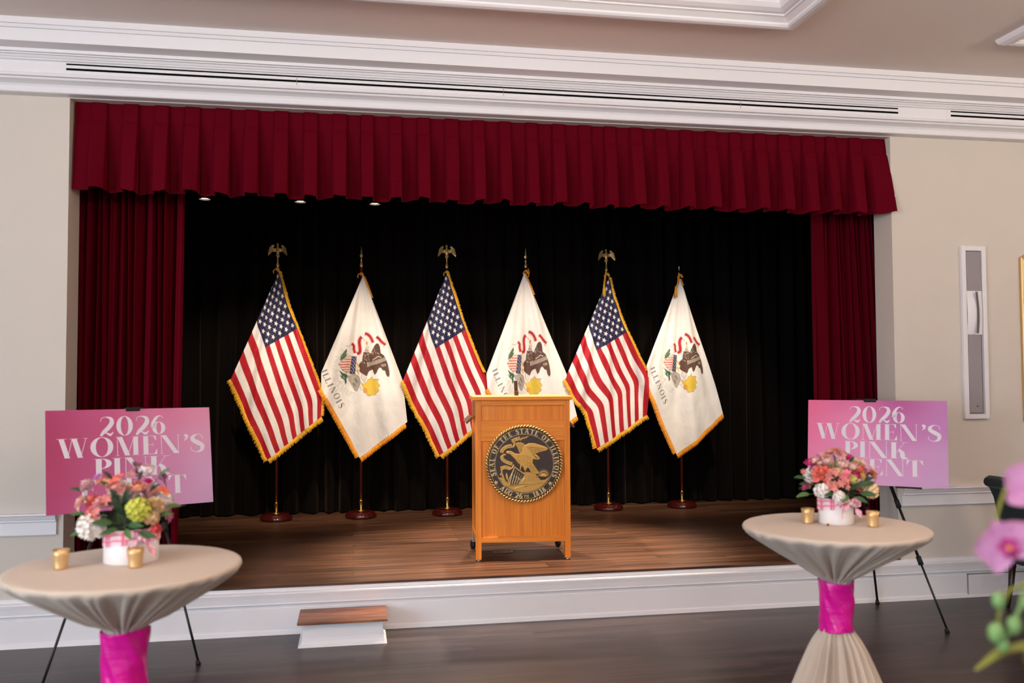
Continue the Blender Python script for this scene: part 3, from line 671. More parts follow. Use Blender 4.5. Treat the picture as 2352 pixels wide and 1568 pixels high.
us_flag('F1', [(640, 618), (662, 700), (690, 770), (720, 850), (741, 905), (739, 960)], [(-123, 95), (-158, 97), (-162, 96), (-158, 96), (-150, 102), (-124, 97)], (530, 870), -.685, 1, 1.0, 'national flag on a stand farthest to the left', 2.640-.005)
us_flag('F3', [(1025.7, 624), (1044.6, 678), (1062, 736), (1101, 833), (1127, 888), (1131, 955)], [(-123, 95), (-150, 95), (-154, 97), (-152, 96), (-146, 98), (-122, 92)], (926, 870), .862, 12, .72, 'national flag on a stand half hidden by the lectern', 2.655)
us_flag('F5', [(1399, 633), (1411, 684.6), (1436.6, 753), (1467.6, 822), (1489, 862), (1487, 956)], [(-116, 93), (-146, 92), (-152, 93), (-148, 93), (-138, 86), (-118, 76)], (1301, 860), 2.42, 2, .70, 'national flag on a stand to the right of the lectern', 2.648)
def il_flag(key, out, iL, iR, xmap, ymap, polex, seed, label, ztop, kind, cut=(58, 60)):
    """out: lower outline left to right; iL, iR: outline points carrying the fold lines"""
    t = thing('flag_stand', label, 'flag', (polex, 8.29, STZ), group='state flags on stands'); pole_finial(t, kind, ztop-STZ)
    O = np.array([to_m(key, *p) for p in out]); 
    ext_l = O[0]+np.array([-.26, .30]); ext_r = O[-1]+np.array([.26, .30]); B = np.vstack([ext_l, O, ext_r])
    cum = np.concatenate([[0], np.cumsum(np.hypot(*np.diff(B, axis=0).T))]); nu, nr = 330, 400
    U = np.linspace(0, cum[-1], nu); bx = np.interp(U, cum, B[:, 0])[:, None]; bz = np.interp(U, cum, B[:, 1])[:, None]; r = np.linspace(0.002, 1, nr)[None]
    X = bx*r; Z = bz*r
    # raster art before folding back
    A = FL[key][0]; a, b = FL[key][2], FL[key][3]; det = a[0]*b[1]-b[0]*a[1]
    px = (X*1000*b[1]-Z*1000*b[0])/det; py = (Z*1000*a[0]-X*1000*a[1])/det
    ux = np.interp(px, *xmap); uy = np.interp(py, *ymap)
    col = ILC.sample((ux+104)*7.127, (uy-112)*7.127)[..., :3]
    S = np.zeros_like(X); X2, Z2, Bk = X, Z, np.zeros_like(X)
    for sgn, P in ((1, O[iL]), (-1, O[iR])):
        n = np.hypot(*P); dx, dz = P/n; nx, nz = (-dz, dx) if -dz*sgn > 0 else (dz, -dx)
        d = X2*nx+Z2*nz; s_a = smooth_abs(d, .006); X2 = X2+(s_a-d)*nx; Z2 = Z2+(s_a-d)*nz; bk = .5*(1-np.tanh(d/.018)); Bk = np.maximum(Bk, bk*(1+np.clip(-d, 0, .5)*.6))
    D = fold_depth(X2, -Z2, .055, seed, 2.3)*(1-.6*np.clip(Bk, 0, 1))-Bk*.034
    XX, YY, ZZ = place(key, X2, Z2, D)
    cl = npgrid('flag', XX-polex, YY-8.29, ZZ-STZ, CLOTHF, t, col); cl['label'] = 'white cloth with an eagle emblem and ILLINOIS'
    P3 = np.stack([XX-polex, YY-8.29, ZZ-STZ], -1)
    jl = int(np.searchsorted(U, cum[2])); jb = int(np.searchsorted(U, cum[3])); jr = int(np.searchsorted(U, cum[4]))
    fringe('fringe', [P3[j, -1] for j in range(jl, jb+1, 4)], [(-.75, 0, -.4)]*len(range(jl, jb+1, 4)), .040, OFRINGE, cl, seed, jag=.12)
    fringe('fringe', [P3[j, -1] for j in range(jb, jr+1, 4)], [(.4, 0, -.85)]*len(range(jb, jr+1, 4)), .040, OFRINGE, cl, seed+1, jag=.12)
    jR = int(np.searchsorted(U, cum[1+iR])); k0 = int(nr*.02); k1 = int(nr*cut[0]/240)
    fringe('fringe', [P3[jR, k] for k in range(k0, k1, 4)], [(.8, 0, -.1)]*len(range(k0, k1, 4)), .022, OFRINGE, cl, seed+2, jag=.2)
    return t
xm2 = ([-200, 200], [-200, 200]); ym2 = ([0, 500], [0, 500])
il_flag('F2', [(738, 853), (739, 893), (827, 1053), (936, 970), (925, 867)], 0, 4, xm2, ym2, .068, 31, 'state flag between the first and second national flags', 2.652, 'spear')
il_flag('F4', [(1117, 857), (1119, 893), (1200, 1045), (1326, 958), (1301, 853)], 0, 4, ([-170, -74, -42, 12, 56, 200], [-195, -95, -57, 7, 59, 205]), ([0, 152, 226, 243, 500], [0, 150, 222, 238, 495]), 1.62, 42, 'state flag directly behind the lectern', 2.672, 'spear')
il_flag('F6', [(1483, 839.5), (1490, 891), (1555.5, 1045), (1662, 953), (1643, 874)], 0, 4, ([-170, -70, -39, 11, 51, 200], [-195, -95, -57, 7, 59, 210]), ([0, 151, 198, 291, 500], [0, 157, 210, 307, 525]), 3.165, 53, 'state flag on a stand farthest to the right', 2.624, 'cap', cut=(20, 20))
# cords and ties at the pole tops
FT = {o.location.x: o for o in COL.objects if o.name.startswith('flag_stand')}
for x, o in list(FT.items()):
    i = round(x, 3)
    z = {-.685: 2.555, .068: 2.525, .862: 2.555, 1.62: 2.575, 2.42: 2.56, 3.165: 2.56}[i]-STZ; ga = OFRINGE if i in (.068, 1.62, 3.165) else GFRINGE
    part('tie', MB().ball((0, -.03, z+.01), .02, .03, .014).ball((.01, -.05, z-.005), .013, .012, .012).tube([(-.02, -.04, z+.012), (-.035, -.045, z-.01), (-.03, -.05, z-.03)], .005, 6), ga, o, True)
    if i in (2.42, 3.165):
        cord(o, None, [(-.012, -.03, z+.03), (-.03, -.06, z-.02), (-.042, -.07, z-.08), (-.05 if i == 2.42 else -.07, -.085, z-.12)], .009, True, ga)
    if i == 1.62: cord(o, None, [(.02, -.02, z+.035), (.025, -.045, z+.0), (.012, -.06, z-.05)], .005, False, ga)

# ------------------------------------------------------------------ lectern
PW, PD = .665, .47
pod = thing('lectern', 'oak lectern on castors with a round bronze seal', 'lectern', (.836, 6.135, STZ), math.radians(-4.54))
H = 1.143
for x, y, z0 in ((0, 0, .012), (PW-.04, 0, .012)): part('leg', MB().box(x, x+.04, y, y+.045, z0, H-.028), OAKV, pod, bevel=.002); 
for x in (0, PW-.04): part('glide', MB().lathe([(.016, 0), (.018, .006), (.01, .012)], 16, Matrix.Translation((x+.02, .022, 0))), mat('nickel', (190, 186, 180), .25, metal=1), pod, True)
for x in (0, PW-.04): part('rear_post', MB().box(x, x+.04, PD-.045, PD, .13, H-.028), OAKV, pod, bevel=.002)
part('top_rail', MB().box(.04, PW-.04, .0, .025, 1.078, H-.028), OAKH, pod, bevel=.0015)
part('middle_rail', MB().box(.04, PW-.04, .0, .025, .83, .975), OAKH, pod, bevel=.0015)
part('bottom_rail', MB().box(.04, PW-.04, .0, .025, .128, .166), OAKH, pod, bevel=.0015)
part('upper_panel', MB().box(.04, PW-.04, .014, .022, .97, 1.082), OAKV, pod)
part('lower_panel', MB().box(.04, PW-.04, .014, .022, .16, .835), OAKV, pod)
for x0 in (.004, PW-.016):
    part('side_panel', MB().box(x0, x0+.012, .045, PD-.045, .16, 1.0), OAKV, pod); part('side_rail', MB().box(x0-.002, x0+.016, .045, PD-.045, .13, .175), OAKH, pod); part('side_rail', MB().box(x0-.002, x0+.016, .045, PD-.045, 1.0, H-.028), OAKH, pod)
part('bottom_shelf', MB().box(.02, PW-.02, .03, PD-.02, .15, .168), OAKH, pod)
part('top', MB().box(-.018, PW+.014, -.022, PD+.02, H-.028, H), OAKH, pod, bevel=.004)
LIP = wood('dark_oak_edge', (96, 62, 38), (60, 36, 22), (28, 4, 4), .4)
for s_, x0 in ((-1, -.055), (1, PW)):
    M = Matrix.Translation((x0, .06, .955)) @ Euler((0, s_*.75, 0)).to_matrix().to_4x4()
    part('side_ledge', MB().box(-.006, .056, 0, PD-.06, -.004, .010, M), LIP, pod, bevel=.002)
for x in (-.0, PW-.025):
    cz = part('castor', MB().box(x-.0, x+.026, PD-.03, PD-.005, .055, .13), mat('nickel'), pod, bevel=.002)
    part('wheel', MB().lathe([(.02, -.012), (.030, -.011), (.033, 0), (.030, .011), (.02, .012)], 20, Matrix.Translation((x+.004, PD-.0, .033)) @ Euler((0, PI/2, .3)).to_matrix().to_4x4()), BLACKR, cz, True)
# seal
def seal_canvas():
    c = Canvas(60, 10, 1580, 1520, 4, (74, 60, 56)); K = .0016; cx, cy = 818, 765
    GD = (206, 158, 82); LT = (214, 186, 132)
    c.a[..., :3] *= np.random.default_rng(1).uniform(.75, 1.25, (c.h, c.w, 1))
    c.polys(ring(cx, cy, 640, 640, 6, 6, n=90), GD, K*.6)
    Ls = lambda L: [[(a, 2*cy-b) for a, b in q] for q in L]     # letters are laid out with y up
    c.polys(Ls(text_arc('SEAL OF THE STATE OF ILLINOIS', cx, cy, 548, 88, 90, .24, .10, gap=.26, span=226)), LT, K)
    c.polys(Ls(text_arc('AUG 26', cx, cy, 636, 245.5, 92, .24, .10, gap=.22, inward=True, span=42)), LT, K)
    c.polys(Ls(text_arc('TH', cx, cy, 628, 273, 62, .16, .10, s=.02, gap=.2, inward=True, span=9)), LT, K)
    c.polys(Ls(text_arc('1818', cx, cy, 636, 297.5, 92, .24, .10, gap=.26, inward=True, span=24)), LT, K)
    for x, y in ((300, 1100), (1290, 1130)): c.poly(star5(x, y, 46, -90-12), LT, K)
    for k in range(150): a = 2*PI*k/150; c.ell(cx+535*math.cos(a), cy+535*math.sin(a), 7, 7, LT, K)
    # landscape in the lower part of the disc
    land = [(cx+520*math.cos(a), cy+520*math.sin(a)) for a in np.linspace(math.radians(26), math.radians(152), 50)]
    c.poly(land+[(400, 1010), (480, 1090), (560, 1150), (700, 1130), (760, 1050), (800, 960), (790, 930), (860, 915), (1000, 935), (1060, 1000), (1120, 1070), (1200, 1060), (1270, 1010)], GD, K*.8)
    c.line([(430, 1150), (600, 1165), (760, 1140), (950, 1150), (1150, 1110)], 7, (110, 80, 44), K*.5); c.line([(660, 1200), (780, 1180), (880, 1180)], 7, (110, 80, 44), K*.5)
    for x in range(4): c.line([(640+x*40, 1215-x*8), (700+x*40, 1185-x*6)], 14, (222, 176, 96), K*1.2)
    for i in range(9): c.line([(880+(i % 3)*45, 985+(i//3)*35), (905+(i % 3)*45, 995+(i//3)*35)], 8, (150, 110, 56), K*.6)
    # sun
    for k in range(25):
        a = math.radians(178+k*7.6); R = 120 if k % 2 == 0 else 92; c.line([(1170+60*math.cos(a), 985+60*math.sin(a)), (1170+R*math.cos(a), 985+R*math.sin(a))], [9, 4], GD, K)
    c.poly([(1170+58*math.cos(a), 1008+68*math.sin(a)) for a in np.linspace(PI, 2*PI, 20)], (224, 172, 88), K*1.3); c.line([(1020, 1010), (1100, 1005), (1270, 1008)], 8, (100, 74, 44), K*.5)
    # shield
    c.poly([(640, 812), (720, 870), (830, 945), (700, 1150), (545, 1150), (510, 1090)], GD, K*1.2); c.poly([(640, 832), (812, 960), (700, 1135), (560, 1140), (530, 1080)], (70, 56, 50), K*.9)
    for i in range(6): x = 550+i*38; c.line([(x+45+i*8, 935+i*16), (x-2+i*4, 1125)], 15, LT, K*1.5)
    c.poly([(640, 835), (815, 960), (760, 1040), (590, 930)], (66, 54, 50), K*1.3)
    for i in range(4):
        for j in range(5): c.poly(star5(628+j*34-i*12, 872+j*24+i*26, 13, -80), LT, K*1.8)
    # laurel leaves
    for P in ([(420, 930), (450, 1010), (480, 1090), (440, 1060), (405, 990)], [(492, 920), (520, 990), (515, 1070), (490, 1040), (478, 970)], [(385, 1010), (450, 1040), (510, 1110), (440, 1100)], [(395, 1080), (470, 1100), (530, 1140), (450, 1145)], [(405, 1130), (470, 1130), (540, 1160), (470, 1170)]): c.poly(P, GD, K*1.4)
    # scroll
    def scr(pts, w_): c.line(pts, w_+8, (120, 88, 48), K*.6); c.line(pts, w_-4, (214, 168, 92), K*1.1)
    scr([(400, 560), (430, 500), (500, 455), (595, 440)], 66); scr([(610, 470), (640, 400), (600, 350)], 34); scr([(590, 355), (660, 325), (745, 300)], 66); scr([(745, 345), (790, 300), (830, 310)], 22); c.line([(830, 295), (860, 285), (900, 265)], [26, 20, 3], (214, 168, 92), K*1.1)
    scr([(385, 640), (440, 600), (480, 595)], 30); scr([(405, 630), (430, 690), (500, 735), (600, 770)], 62); scr([(620, 780), (600, 830), (540, 860)], 30); scr([(560, 850), (470, 825), (385, 850)], 66); scr([(390, 870), (410, 910), (380, 970)], 26)
    def st(txt, pts, h, kx=.62):
        P = np.array(pts, float); cum = np.concatenate([[0], np.cumsum(np.hypot(*np.diff(P, axis=0).T))]); n = len(txt)
        for i, ch in enumerate(txt):
            q = cum[-1]*(i+.12)/n; p = np.array([np.interp(q, cum, P[:, 0]), np.interp(q, cum, P[:, 1])]); p2 = np.array([np.interp(q+20, cum, P[:, 0]), np.interp(q+20, cum, P[:, 1])]); d = p2-p
            if np.hypot(*d) < 1: d = P[-1]-P[-2]
            d = d/np.hypot(*d); u = np.array([d[1], -d[0]])
            g, w_ = glyph(ch, .2, .14, .02); c.polys([[tuple(p+d*a*h*kx+u*(b-.5)*h) for a, b in qd] for qd in g], (96, 66, 34), K*.5)
    st('NATIONAL', [(400, 545), (440, 497), (510, 455), (600, 440)], 36, .6); st('UNION', [(600, 352), (665, 325), (740, 300)], 38, .66)
    st('SOVEREIGNTY', [(408, 640), (432, 688), (505, 736), (604, 772)], 32, .5); st('STATE', [(392, 842), (470, 822), (556, 846)], 36, .6)
    # eagle
    wing_b = [(660, 400), (690, 375), (750, 375), (810, 400), (830, 430), (800, 470), (770, 520), (760, 580), (730, 575), (700, 490), (665, 430)]
    c.poly(wing_b, (196, 148, 72), K*1.5)
    wing = [(770, 570), (780, 500), (830, 430), (900, 398), (1000, 395), (1100, 425), (1190, 455), (1250, 485), (1248, 510), (1215, 530), (1150, 545), (1080, 565), (1020, 580), (1100, 660), (1095, 690), (1040, 695), (975, 680), (960, 720), (900, 700), (820, 640)]
    body = [(505, 575), (480, 560), (500, 535), (560, 530), (600, 545), (640, 575), (720, 590), (780, 565), (860, 600), (930, 640), (975, 700), (970, 760), (1010, 820), (1090, 940), (1060, 955), (1000, 945), (940, 935), (900, 850), (880, 830), (850, 870), (840, 915), (815, 880), (800, 830), (770, 800), (750, 870), (735, 880), (740, 780), (690, 740), (640, 670), (600, 630), (560, 590)]
    c.poly(wing, (214, 164, 84), K*2.0); c.poly(body, (210, 160, 80), K*2.2)
    for i in range(9): c.line([(860+i*14, 470+i*16), (1000+i*16, 470+i*14), (1235-i*24, 500+i*10)], 5, (120, 86, 42), K*1.5)
    for i in range(6): c.line([(960+i*14, 600+i*14), (1085-i*10, 665+i*5)], 5, (120, 86, 42), K*1.5)
    for i in range(5): c.line([(900+i*22, 790+i*4), (960+i*24, 930)], 5, (120, 86, 42), K*1.6)
    q = random.Random(2)
    for i in range(170): x = 680+q.random()*260; y = 600+q.random()*210; c.line([(x, y), (x+9, y+8)], 4, (140, 100, 50), K*1.9)
    for i in range(50): x = 690+q.random()*120; y = 395+q.random()*130; c.line([(x, y), (x+8, y+8)], 4, (140, 100, 50), K*1.3)
    c.ell(560, 555, 7, 6, (60, 44, 30), K*2)
    c.line([(790, 830), (785, 900)], 22, (60, 48, 44), K*.3); c.line([(890, 850), (920, 915)], 20, (60, 48, 44), K*.3)
    c.blur(1); return c
SLC = seal_canvas(); K = .274/715
n = 300; R_ = .252; gx = np.linspace(-R_, R_, n); GX, GZ = np.meshgrid(gx, gx, indexing='ij'); smp = SLC.sample(818+GX/K, 765-GZ/K); rr = np.hypot(GX, GZ)
SM = vcol('seal_bronze', .42, metal=.45)
sl = part('seal_plaque', MB().lathe([(0, 0), (.262, 0), (.268, .012), (.262, .022), (.0, .022)], 96, Matrix.Translation((.339, 0, .673)) @ Euler((PI/2, 0, 0)).to_matrix().to_4x4(), cap=False), mat('bronze_edge', (70, 56, 48), .45, metal=.5), pod, True, label='round bronze state seal')
npgrid('emblem', .339+GX, -.0225-smp[..., 3], .673+GZ, SM, sl, smp[..., :3], rr < R_-.001, smooth=False)
rp = MB(); nt_ = 76
for i in range(nt_):     # rope border: slanted beads around the rim
    a = 2*PI*i/nt_; M = Matrix.Translation((.339+.2615*math.cos(a), -.021, .673+.2615*math.sin(a))) @ Euler((0, -a-.65, 0)).to_matrix().to_4x4()
    rp.ball((0, 0, 0), .0062, .009, .0145, 10, M)
part('rope_border', rp, mat('rope_gold', (204, 164, 96), .35, metal=.6), sl, True)
# microphone and floor plate
t = thing('microphone', 'black stub microphone standing on the lectern top', 'microphone', (1.163, 6.33, STZ+H)); 
part('mount', MB().lathe([(.016, 0), (.016, .03), (.013, .032)], 18), BLACKM, t, True); part('body', MB().lathe([(.013, .03), (.0135, .06), (.0125, .10), (.0135, .104), (.012, .108)], 18, Euler((.0, -.06, 0)).to_matrix().to_4x4()), BLACKR, t, True)
part('tip', MB().lathe([(.0125, .100), (.0125, .106), (.008, .110), (.001, .111)], 18, Euler((.0, -.06, 0)).to_matrix().to_4x4()), mat('grey_foam', (90, 88, 86), .8), t, True)
t = thing('floor_outlet_cover', 'round metal outlet cover set in the stage boards under the lectern', 'outlet', (1.082, 6.45, STZ))
part('cover', MB().lathe([(.078, 0), (.076, .004), (.06, .005), (0, .005)], 40, cap=False), mat('worn_steel', (128, 112, 98), .35, metal=.8), t, True); part('ring', MB().lathe([(.060, .0045), (.060, .006), (.056, .006), (.056, .0045)], 40, cap=False), mat('worn_steel'), t)
# step
t = thing('step_box', 'small white step box with a walnut tread against the stage front', 'step', (-.06, 5.40, 0))
part('riser_box', MB().box(-.235, .235, 0, .262, 0, .135), TRIM, t, bevel=.002)
fl = [(.010, .022), (.022, .008), (.024, 0)]
mb = MB(); pr = [(0, .05), (.003, .03), (.010, .014), (.022, .004), (.024, 0)]; Q = []
for p_, z_ in pr: Q.append([(-.235-p_, .262, z_), (-.235-p_, -p_, z_), (.235+p_, -p_, z_), (.235+p_, .262, z_)])
mb.grid(Q); part('base_moulding', mb, TRIM, t)
part('tread', MB().box(-.262, .262, -.045, .272, .135, .151), WALNUT, t, bevel=.004)

# ------------------------------------------------------------------ sign boards and easels
def sign(name_label, C4, cols, easel_label, feet, rear, apex, collars):
    """C4: top-left, top-right, bottom-right, bottom-left"""
    tl, tr, br, bl = [Vector(p) for p in C4]; ex = ((tr+br)-(tl+bl))*.5; W = ex.length; ex.normalize(); ez = ((tl+tr)-(bl+br))*.5; ez = ez-ex*ez.dot(ex); Hh = ez.length; ez.normalize(); ey = ez.cross(ex)
    c0 = (tl+tr+br+bl)/4
    t = thing('event_sign', name_label, 'sign', tuple(bl)); M0 = Matrix.Translation(t.location).inverted()
    def pt(u, v, d=0): return M0 @ (bl+ex*(u*W)+ez*((1-v)*Hh)-ey*d)    # d: towards the room
    part('board', MB().hexa([pt(0, 1, 0), pt(1, 1, 0), pt(1, 1, -.006), pt(0, 1, -.006)], [pt(0, 0, 0), pt(1, 0, 0), pt(1, 0, -.006), pt(0, 0, -.006)]), mat('foam_board_edge', (225, 200, 212), .7), t)
    nu, nv = 41, 31; U, V = np.meshgrid(np.linspace(0, 1, nu), np.linspace(0, 1, nv), indexing='ij')
    P = np.array([[pt(u, v, .0008) for v in np.linspace(0, 1, nv)] for u in np.linspace(0, 1, nu)])
    cc = np.array([[s2l(c_) for c_ in row] for row in cols]); nr_, nc_ = cc.shape[:2]
    def bil(u, v): 
        x = u*(nc_-1); y = v*(nr_-1); i = np.minimum(x.astype(int), nc_-2); j = np.minimum(y.astype(int), nr_-2); a = (x-i); b = (y-j); a = a*a*(3-2*a); b = b*b*(3-2*b); a = a[..., None]; b = b[..., None]
        return cc[j, i]*(1-a)*(1-b)+cc[j, i+1]*a*(1-b)+cc[j+1, i]*(1-a)*b+cc[j+1, i+1]*a*b
    npgrid('printed_face', P[..., 0], P[..., 1], P[..., 2], vcol('sign_print', .38), t, bil(U, V))
    L = text_line('2026', .307, .713, .735, .19, .205, .026, .05, .12)+text_line("WOMEN'S", .065, .955, .53, .19, .205, .024, .06, .10)+text_line('PINK', .272, .73, .32, .19, .205, .024, .06, .08)+text_line('EVENT', .19, .83, .118, .19, .205, .024, .06, .10)
    mb = MB()
    for q in L: mb.add([pt(a, 1-b, .0014) for a, b in q], [(0, 1, 2, 3)])
    part('lettering', mb, mat('print_white', (236, 222, 228), .5), t)
    # easel
    e = thing('easel', easel_label, 'easel', (apex[0], apex[1]+.02, 0)); E0 = Matrix.Translation(e.location).inverted(); q = lambda p: E0 @ Vector(p)
    ap = Vector(apex)-ey*-.02*0
    for f in feet:
        F = Vector(f); top = Vector((apex[0], apex[1]+.02, apex[2])); lg = part('leg', MB().tube([q(top.lerp(F, 0)), q(top.lerp(F, .48))], .0115, 10).tube([q(top.lerp(F, .46)), q(top.lerp(F, .72))], .009, 10).tube([q(top.lerp(F, .7)), q(F+Vector((0, 0, .012)))], .0068, 10), BLACKM, e, True)
        for s_ in (.47, .71): part('collar', MB().tube([q(top.lerp(F, s_-.018)), q(top.lerp(F, s_+.018))], .0155, 12), BLACKR, lg, True)
        part('foot', MB().tube([q(top.lerp(F, .982)), q(F+Vector((0, 0, .001)))], [.011, .015], 12), BLACKR, lg, True)
    F = Vector(rear); top = Vector((apex[0], apex[1]+.05, apex[2]-.02)); lg = part('rear_leg', MB().tube([q(top), q(top.lerp(F, .5))], .0115, 10).tube([q(top.lerp(F, .48)), q(F+Vector((0, 0, .012)))], .008, 10), BLACKM, e, True)
    part('foot', MB().tube([q(top.lerp(F, .982)), q(F+Vector((0, 0, .001)))], [.011, .015], 12), BLACKR, lg, True)
    part('collar', MB().tube([q(top.lerp(F, .48)), q(top.lerp(F, .51))], .0155, 12), BLACKR, lg, True)
    hub = part('hub', MB().box(-.03, .03, -.03, .03, apex[2]-.06, apex[2]+.006), BLACKR, e, bevel=.006)
    tm = (tl+tr)/2
    mbc = MB(); vs = [tm-ex*.037-ey*.012-ez*.012, tm+ex*.037-ey*.012-ez*.012, tm+ex*.037+ey*.06-ez*.012, tm-ex*.037+ey*.06-ez*.012]
    mbc.hexa([q(v) for v in vs], [q(v+ez*.022) for v in vs]); part('top_clip', mbc, BLACKR, e, bevel=.004)
    lo = (bl+br)/2
    for s_, a in ((-1, .14), (1, .14)):
        p_ = lo+ex*a*s_; vs = [p_-ex*.02-ey*.03-ez*.010, p_+ex*.13*(1 if s_ > 0 else .2)-ey*.03-ez*.010, p_+ex*.13*(1 if s_ > 0 else .2)+ey*.03-ez*.010, p_-ex*.02+ey*.03-ez*.010]
        mbc = MB(); mbc.hexa([q(v) for v in vs], [q(v+ez*.009) for v in vs]); part('support_arm', mbc, BLACKR, e)
sign('pink event sign behind the nearer table at the left', [(-1.610, 5.09, 1.409), (-.833, 5.47, 1.407), (-.798, 5.38, .864), (-1.576, 5.0, .867)],
     [[(176, 44, 104), (196, 74, 126), (216, 116, 154), (226, 140, 172)], [(178, 48, 100), (190, 74, 124), (214, 128, 168), (222, 154, 186)], [(180, 56, 104), (190, 82, 130), (206, 130, 172), (214, 160, 196)], [(182, 66, 116), (194, 98, 146), (206, 140, 180), (208, 158, 194)]],  # printed gradient, with the reflection on this board painted into its colours
     'black tripod easel holding the left pink sign', [(-.838, 5.174, 0), (-1.545, 4.85, 0)], (-1.36, 5.60, 0), (-1.222, 5.35, 1.41), None)
sign('pink event sign behind the farther table at the right', [(3.01, 5.59, 1.412), (3.677, 5.07, 1.412), (3.648, 4.98, .868), (2.982, 5.5, .868)],
     [[(232, 86, 140), (222, 96, 152), (180, 70, 142), (190, 112, 172)], [(236, 96, 148), (230, 124, 170), (196, 100, 166), (192, 120, 182)], [(232, 110, 158), (226, 134, 180), (208, 134, 184), (204, 148, 196)], [(228, 124, 166), (222, 144, 186), (210, 150, 196), (206, 158, 204)]],
     'black tripod easel holding the right pink sign', [(2.901, 5.192, 0), (3.577, 4.924, 0)], (3.563, 5.64, 0), (3.352, 5.47, 1.412), None)

# ------------------------------------------------------------------ cocktail tables
LINEN = mat('oat_linen', (200, 183, 167), .85, sheen=.15, bump=((350, 350, 350), .25, .0006))
SATIN = mat('magenta_satin', (224, 14, 144), .30, sheen=.3, sheen_tint=(255, 120, 200), bump=((9, 9, 22), .35, .02))
def table(x, y, lab, sash_lab, cloth_lab, seed, neck_z, r0=.370, zt=.955, rn=.062, sash_b=.53):
    t = thing('cocktail_table', lab, 'table', (x, y, 0), group=None)
    part('table_top', MB().lathe([(0, zt-.022), (r0-.045, zt-.022), (r0-.04, zt-.014), (r0-.045, zt-.003), (0, zt-.003)], 64, cap=False), mat('plywood', (170, 140, 100), .6), t, True)
    part('column', MB().lathe([(.03, .02), (.03, zt-.03)], 20), BLACKM, t, True); part('base_plate', MB().lathe([(.0, 0), (.27, 0), (.27, .012), (.04, .022), (.0, .022)], 40, cap=False), BLACKM, t, True)
    rng = np.random.default_rng(seed); n = 720; ph = np.linspace(0, 2*PI, n, endpoint=False)[:, None]
    # profile stations: radius, height, fold amplitude
    P = [(0.001, zt, 0), (.15, zt, 0), (.30, zt, 0), (r0-.010, zt, 0), (r0-.004, zt-.002, 0), (r0, zt-.006, 0), (r0+.001, zt-.012, .001), (r0-.001, zt-.019, .003), (r0-.010, zt-.029, .012), (r0-.045, zt-.052, .030), (r0-.09, zt-.079, .044), (r0-.14, zt-.110, .048), (r0-.20, zt-.146, .042), (r0-.25, zt-.178, .030), (rn+.045, neck_z+.024, .015), (rn+.014, neck_z+.006, .006), (rn, neck_z-.006, .003),
         (rn-.006, (neck_z+sash_b)/2, .002), (rn-.002, sash_b+.01, .004), (rn+.012, sash_b-.012, .010), (rn+.04, sash_b-.06, .016), (.14, .36, .024), (.20, .20, .03), (.25, .06, .034), (.265, .004, .036)]
    P = np.array(P); s_ = np.arange(len(P)); sd = np.linspace(0, len(P)-1, 150); R = np.interp(sd, s_, P[:, 0]); Z = np.interp(sd, s_, P[:, 1]); A = np.interp(sd, s_, P[:, 2])
    kk = np.ones(5)/5
    R2 = np.convolve(np.pad(R, 2, mode='edge'), kk, 'valid'); Z2 = np.convolve(np.pad(Z, 2, mode='edge'), kk, 'valid'); R2[0] = 0.001; m = sd < 3; R2[m] = R[m]; Z2[m] = Z[m]
    def fold(nf, sd_):
        q = np.random.default_rng(sd_); w_ = q.uniform(.5, 1.6, nf); w_ = np.concatenate([[0], np.cumsum(w_)]); w_ = w_/w_[-1]*2*PI
        u = np.interp(ph, w_, np.arange(nf+1)*2*PI); a = q.uniform(.45, 1.3, nf+1); a[-1] = a[0]; av = np.interp(ph, w_, a)
        return (.45-1.9*np.abs(np.sin(u/2))**4)*av if nf > 20 else (1-2*np.abs(np.sin(u/2))**.75)*av
    up = fold(23, seed)+.35*fold(43, seed+5); lo = fold(19, seed+9)
    mixl = np.clip((np.interp(sd, s_, s_)-17)/3, 0, 1)[None]
    tw = .10*np.clip((Z2-neck_z)/.2, -1, 1)
    F = up*(1-mixl)+lo*mixl
    RR = R2[None]+A[None]*F; 
    X = RR*np.cos(ph+tw[None]); Y = RR*np.sin(ph+tw[None]); ZZ = np.broadcast_to(Z2[None], X.shape)+.35*A[None]*F*(1-mixl)
    cz = npgrid('tablecloth', X, Y, ZZ, LINEN, None, closed=True); cz.location = (x, y, 0); tag(cz, cloth_lab, 'tablecloth')
    # sash
    n2 = 200; a = np.linspace(0, 2*PI, n2, endpoint=False)[:, None]; v = np.linspace(0, 1, 40)[None]; zz = sash_b+(neck_z-.004-sash_b)*v
    rs = rn+.006+.0022*np.sin(5*a+9*v)+.0026*np.sin(3*a-6*v+1)+.0015*np.sin(9*a+14*v)+.003*(2*v-1)**4+.004*(v-.5)
    so_ = npgrid('satin_sash', rs*np.cos(a), rs*np.sin(a), zz+.004*np.sin(2*a+seed)*(2*v-1)+0*a, SATIN, None, closed=True); so_.location = (x, y, 0); tag(so_, sash_lab, 'sash')
    m_ = so_.modifiers.new('s', 'SOLIDIFY'); m_.thickness = .002; m_.offset = -1
table(-.748, 3.17, 'round cocktail table nearest the camera, under its oat cloth at the left', 'magenta satin sash tied around the left tablecloth', 'oat linen cloth drawn in on the nearer table at the left', 3, .752, rn=.064)
table(1.962, 3.40, 'round cocktail table at the right, under its oat cloth', 'magenta satin sash tied around the right tablecloth', 'oat linen cloth drawn in on the table at the right', 14, .738, rn=.058)

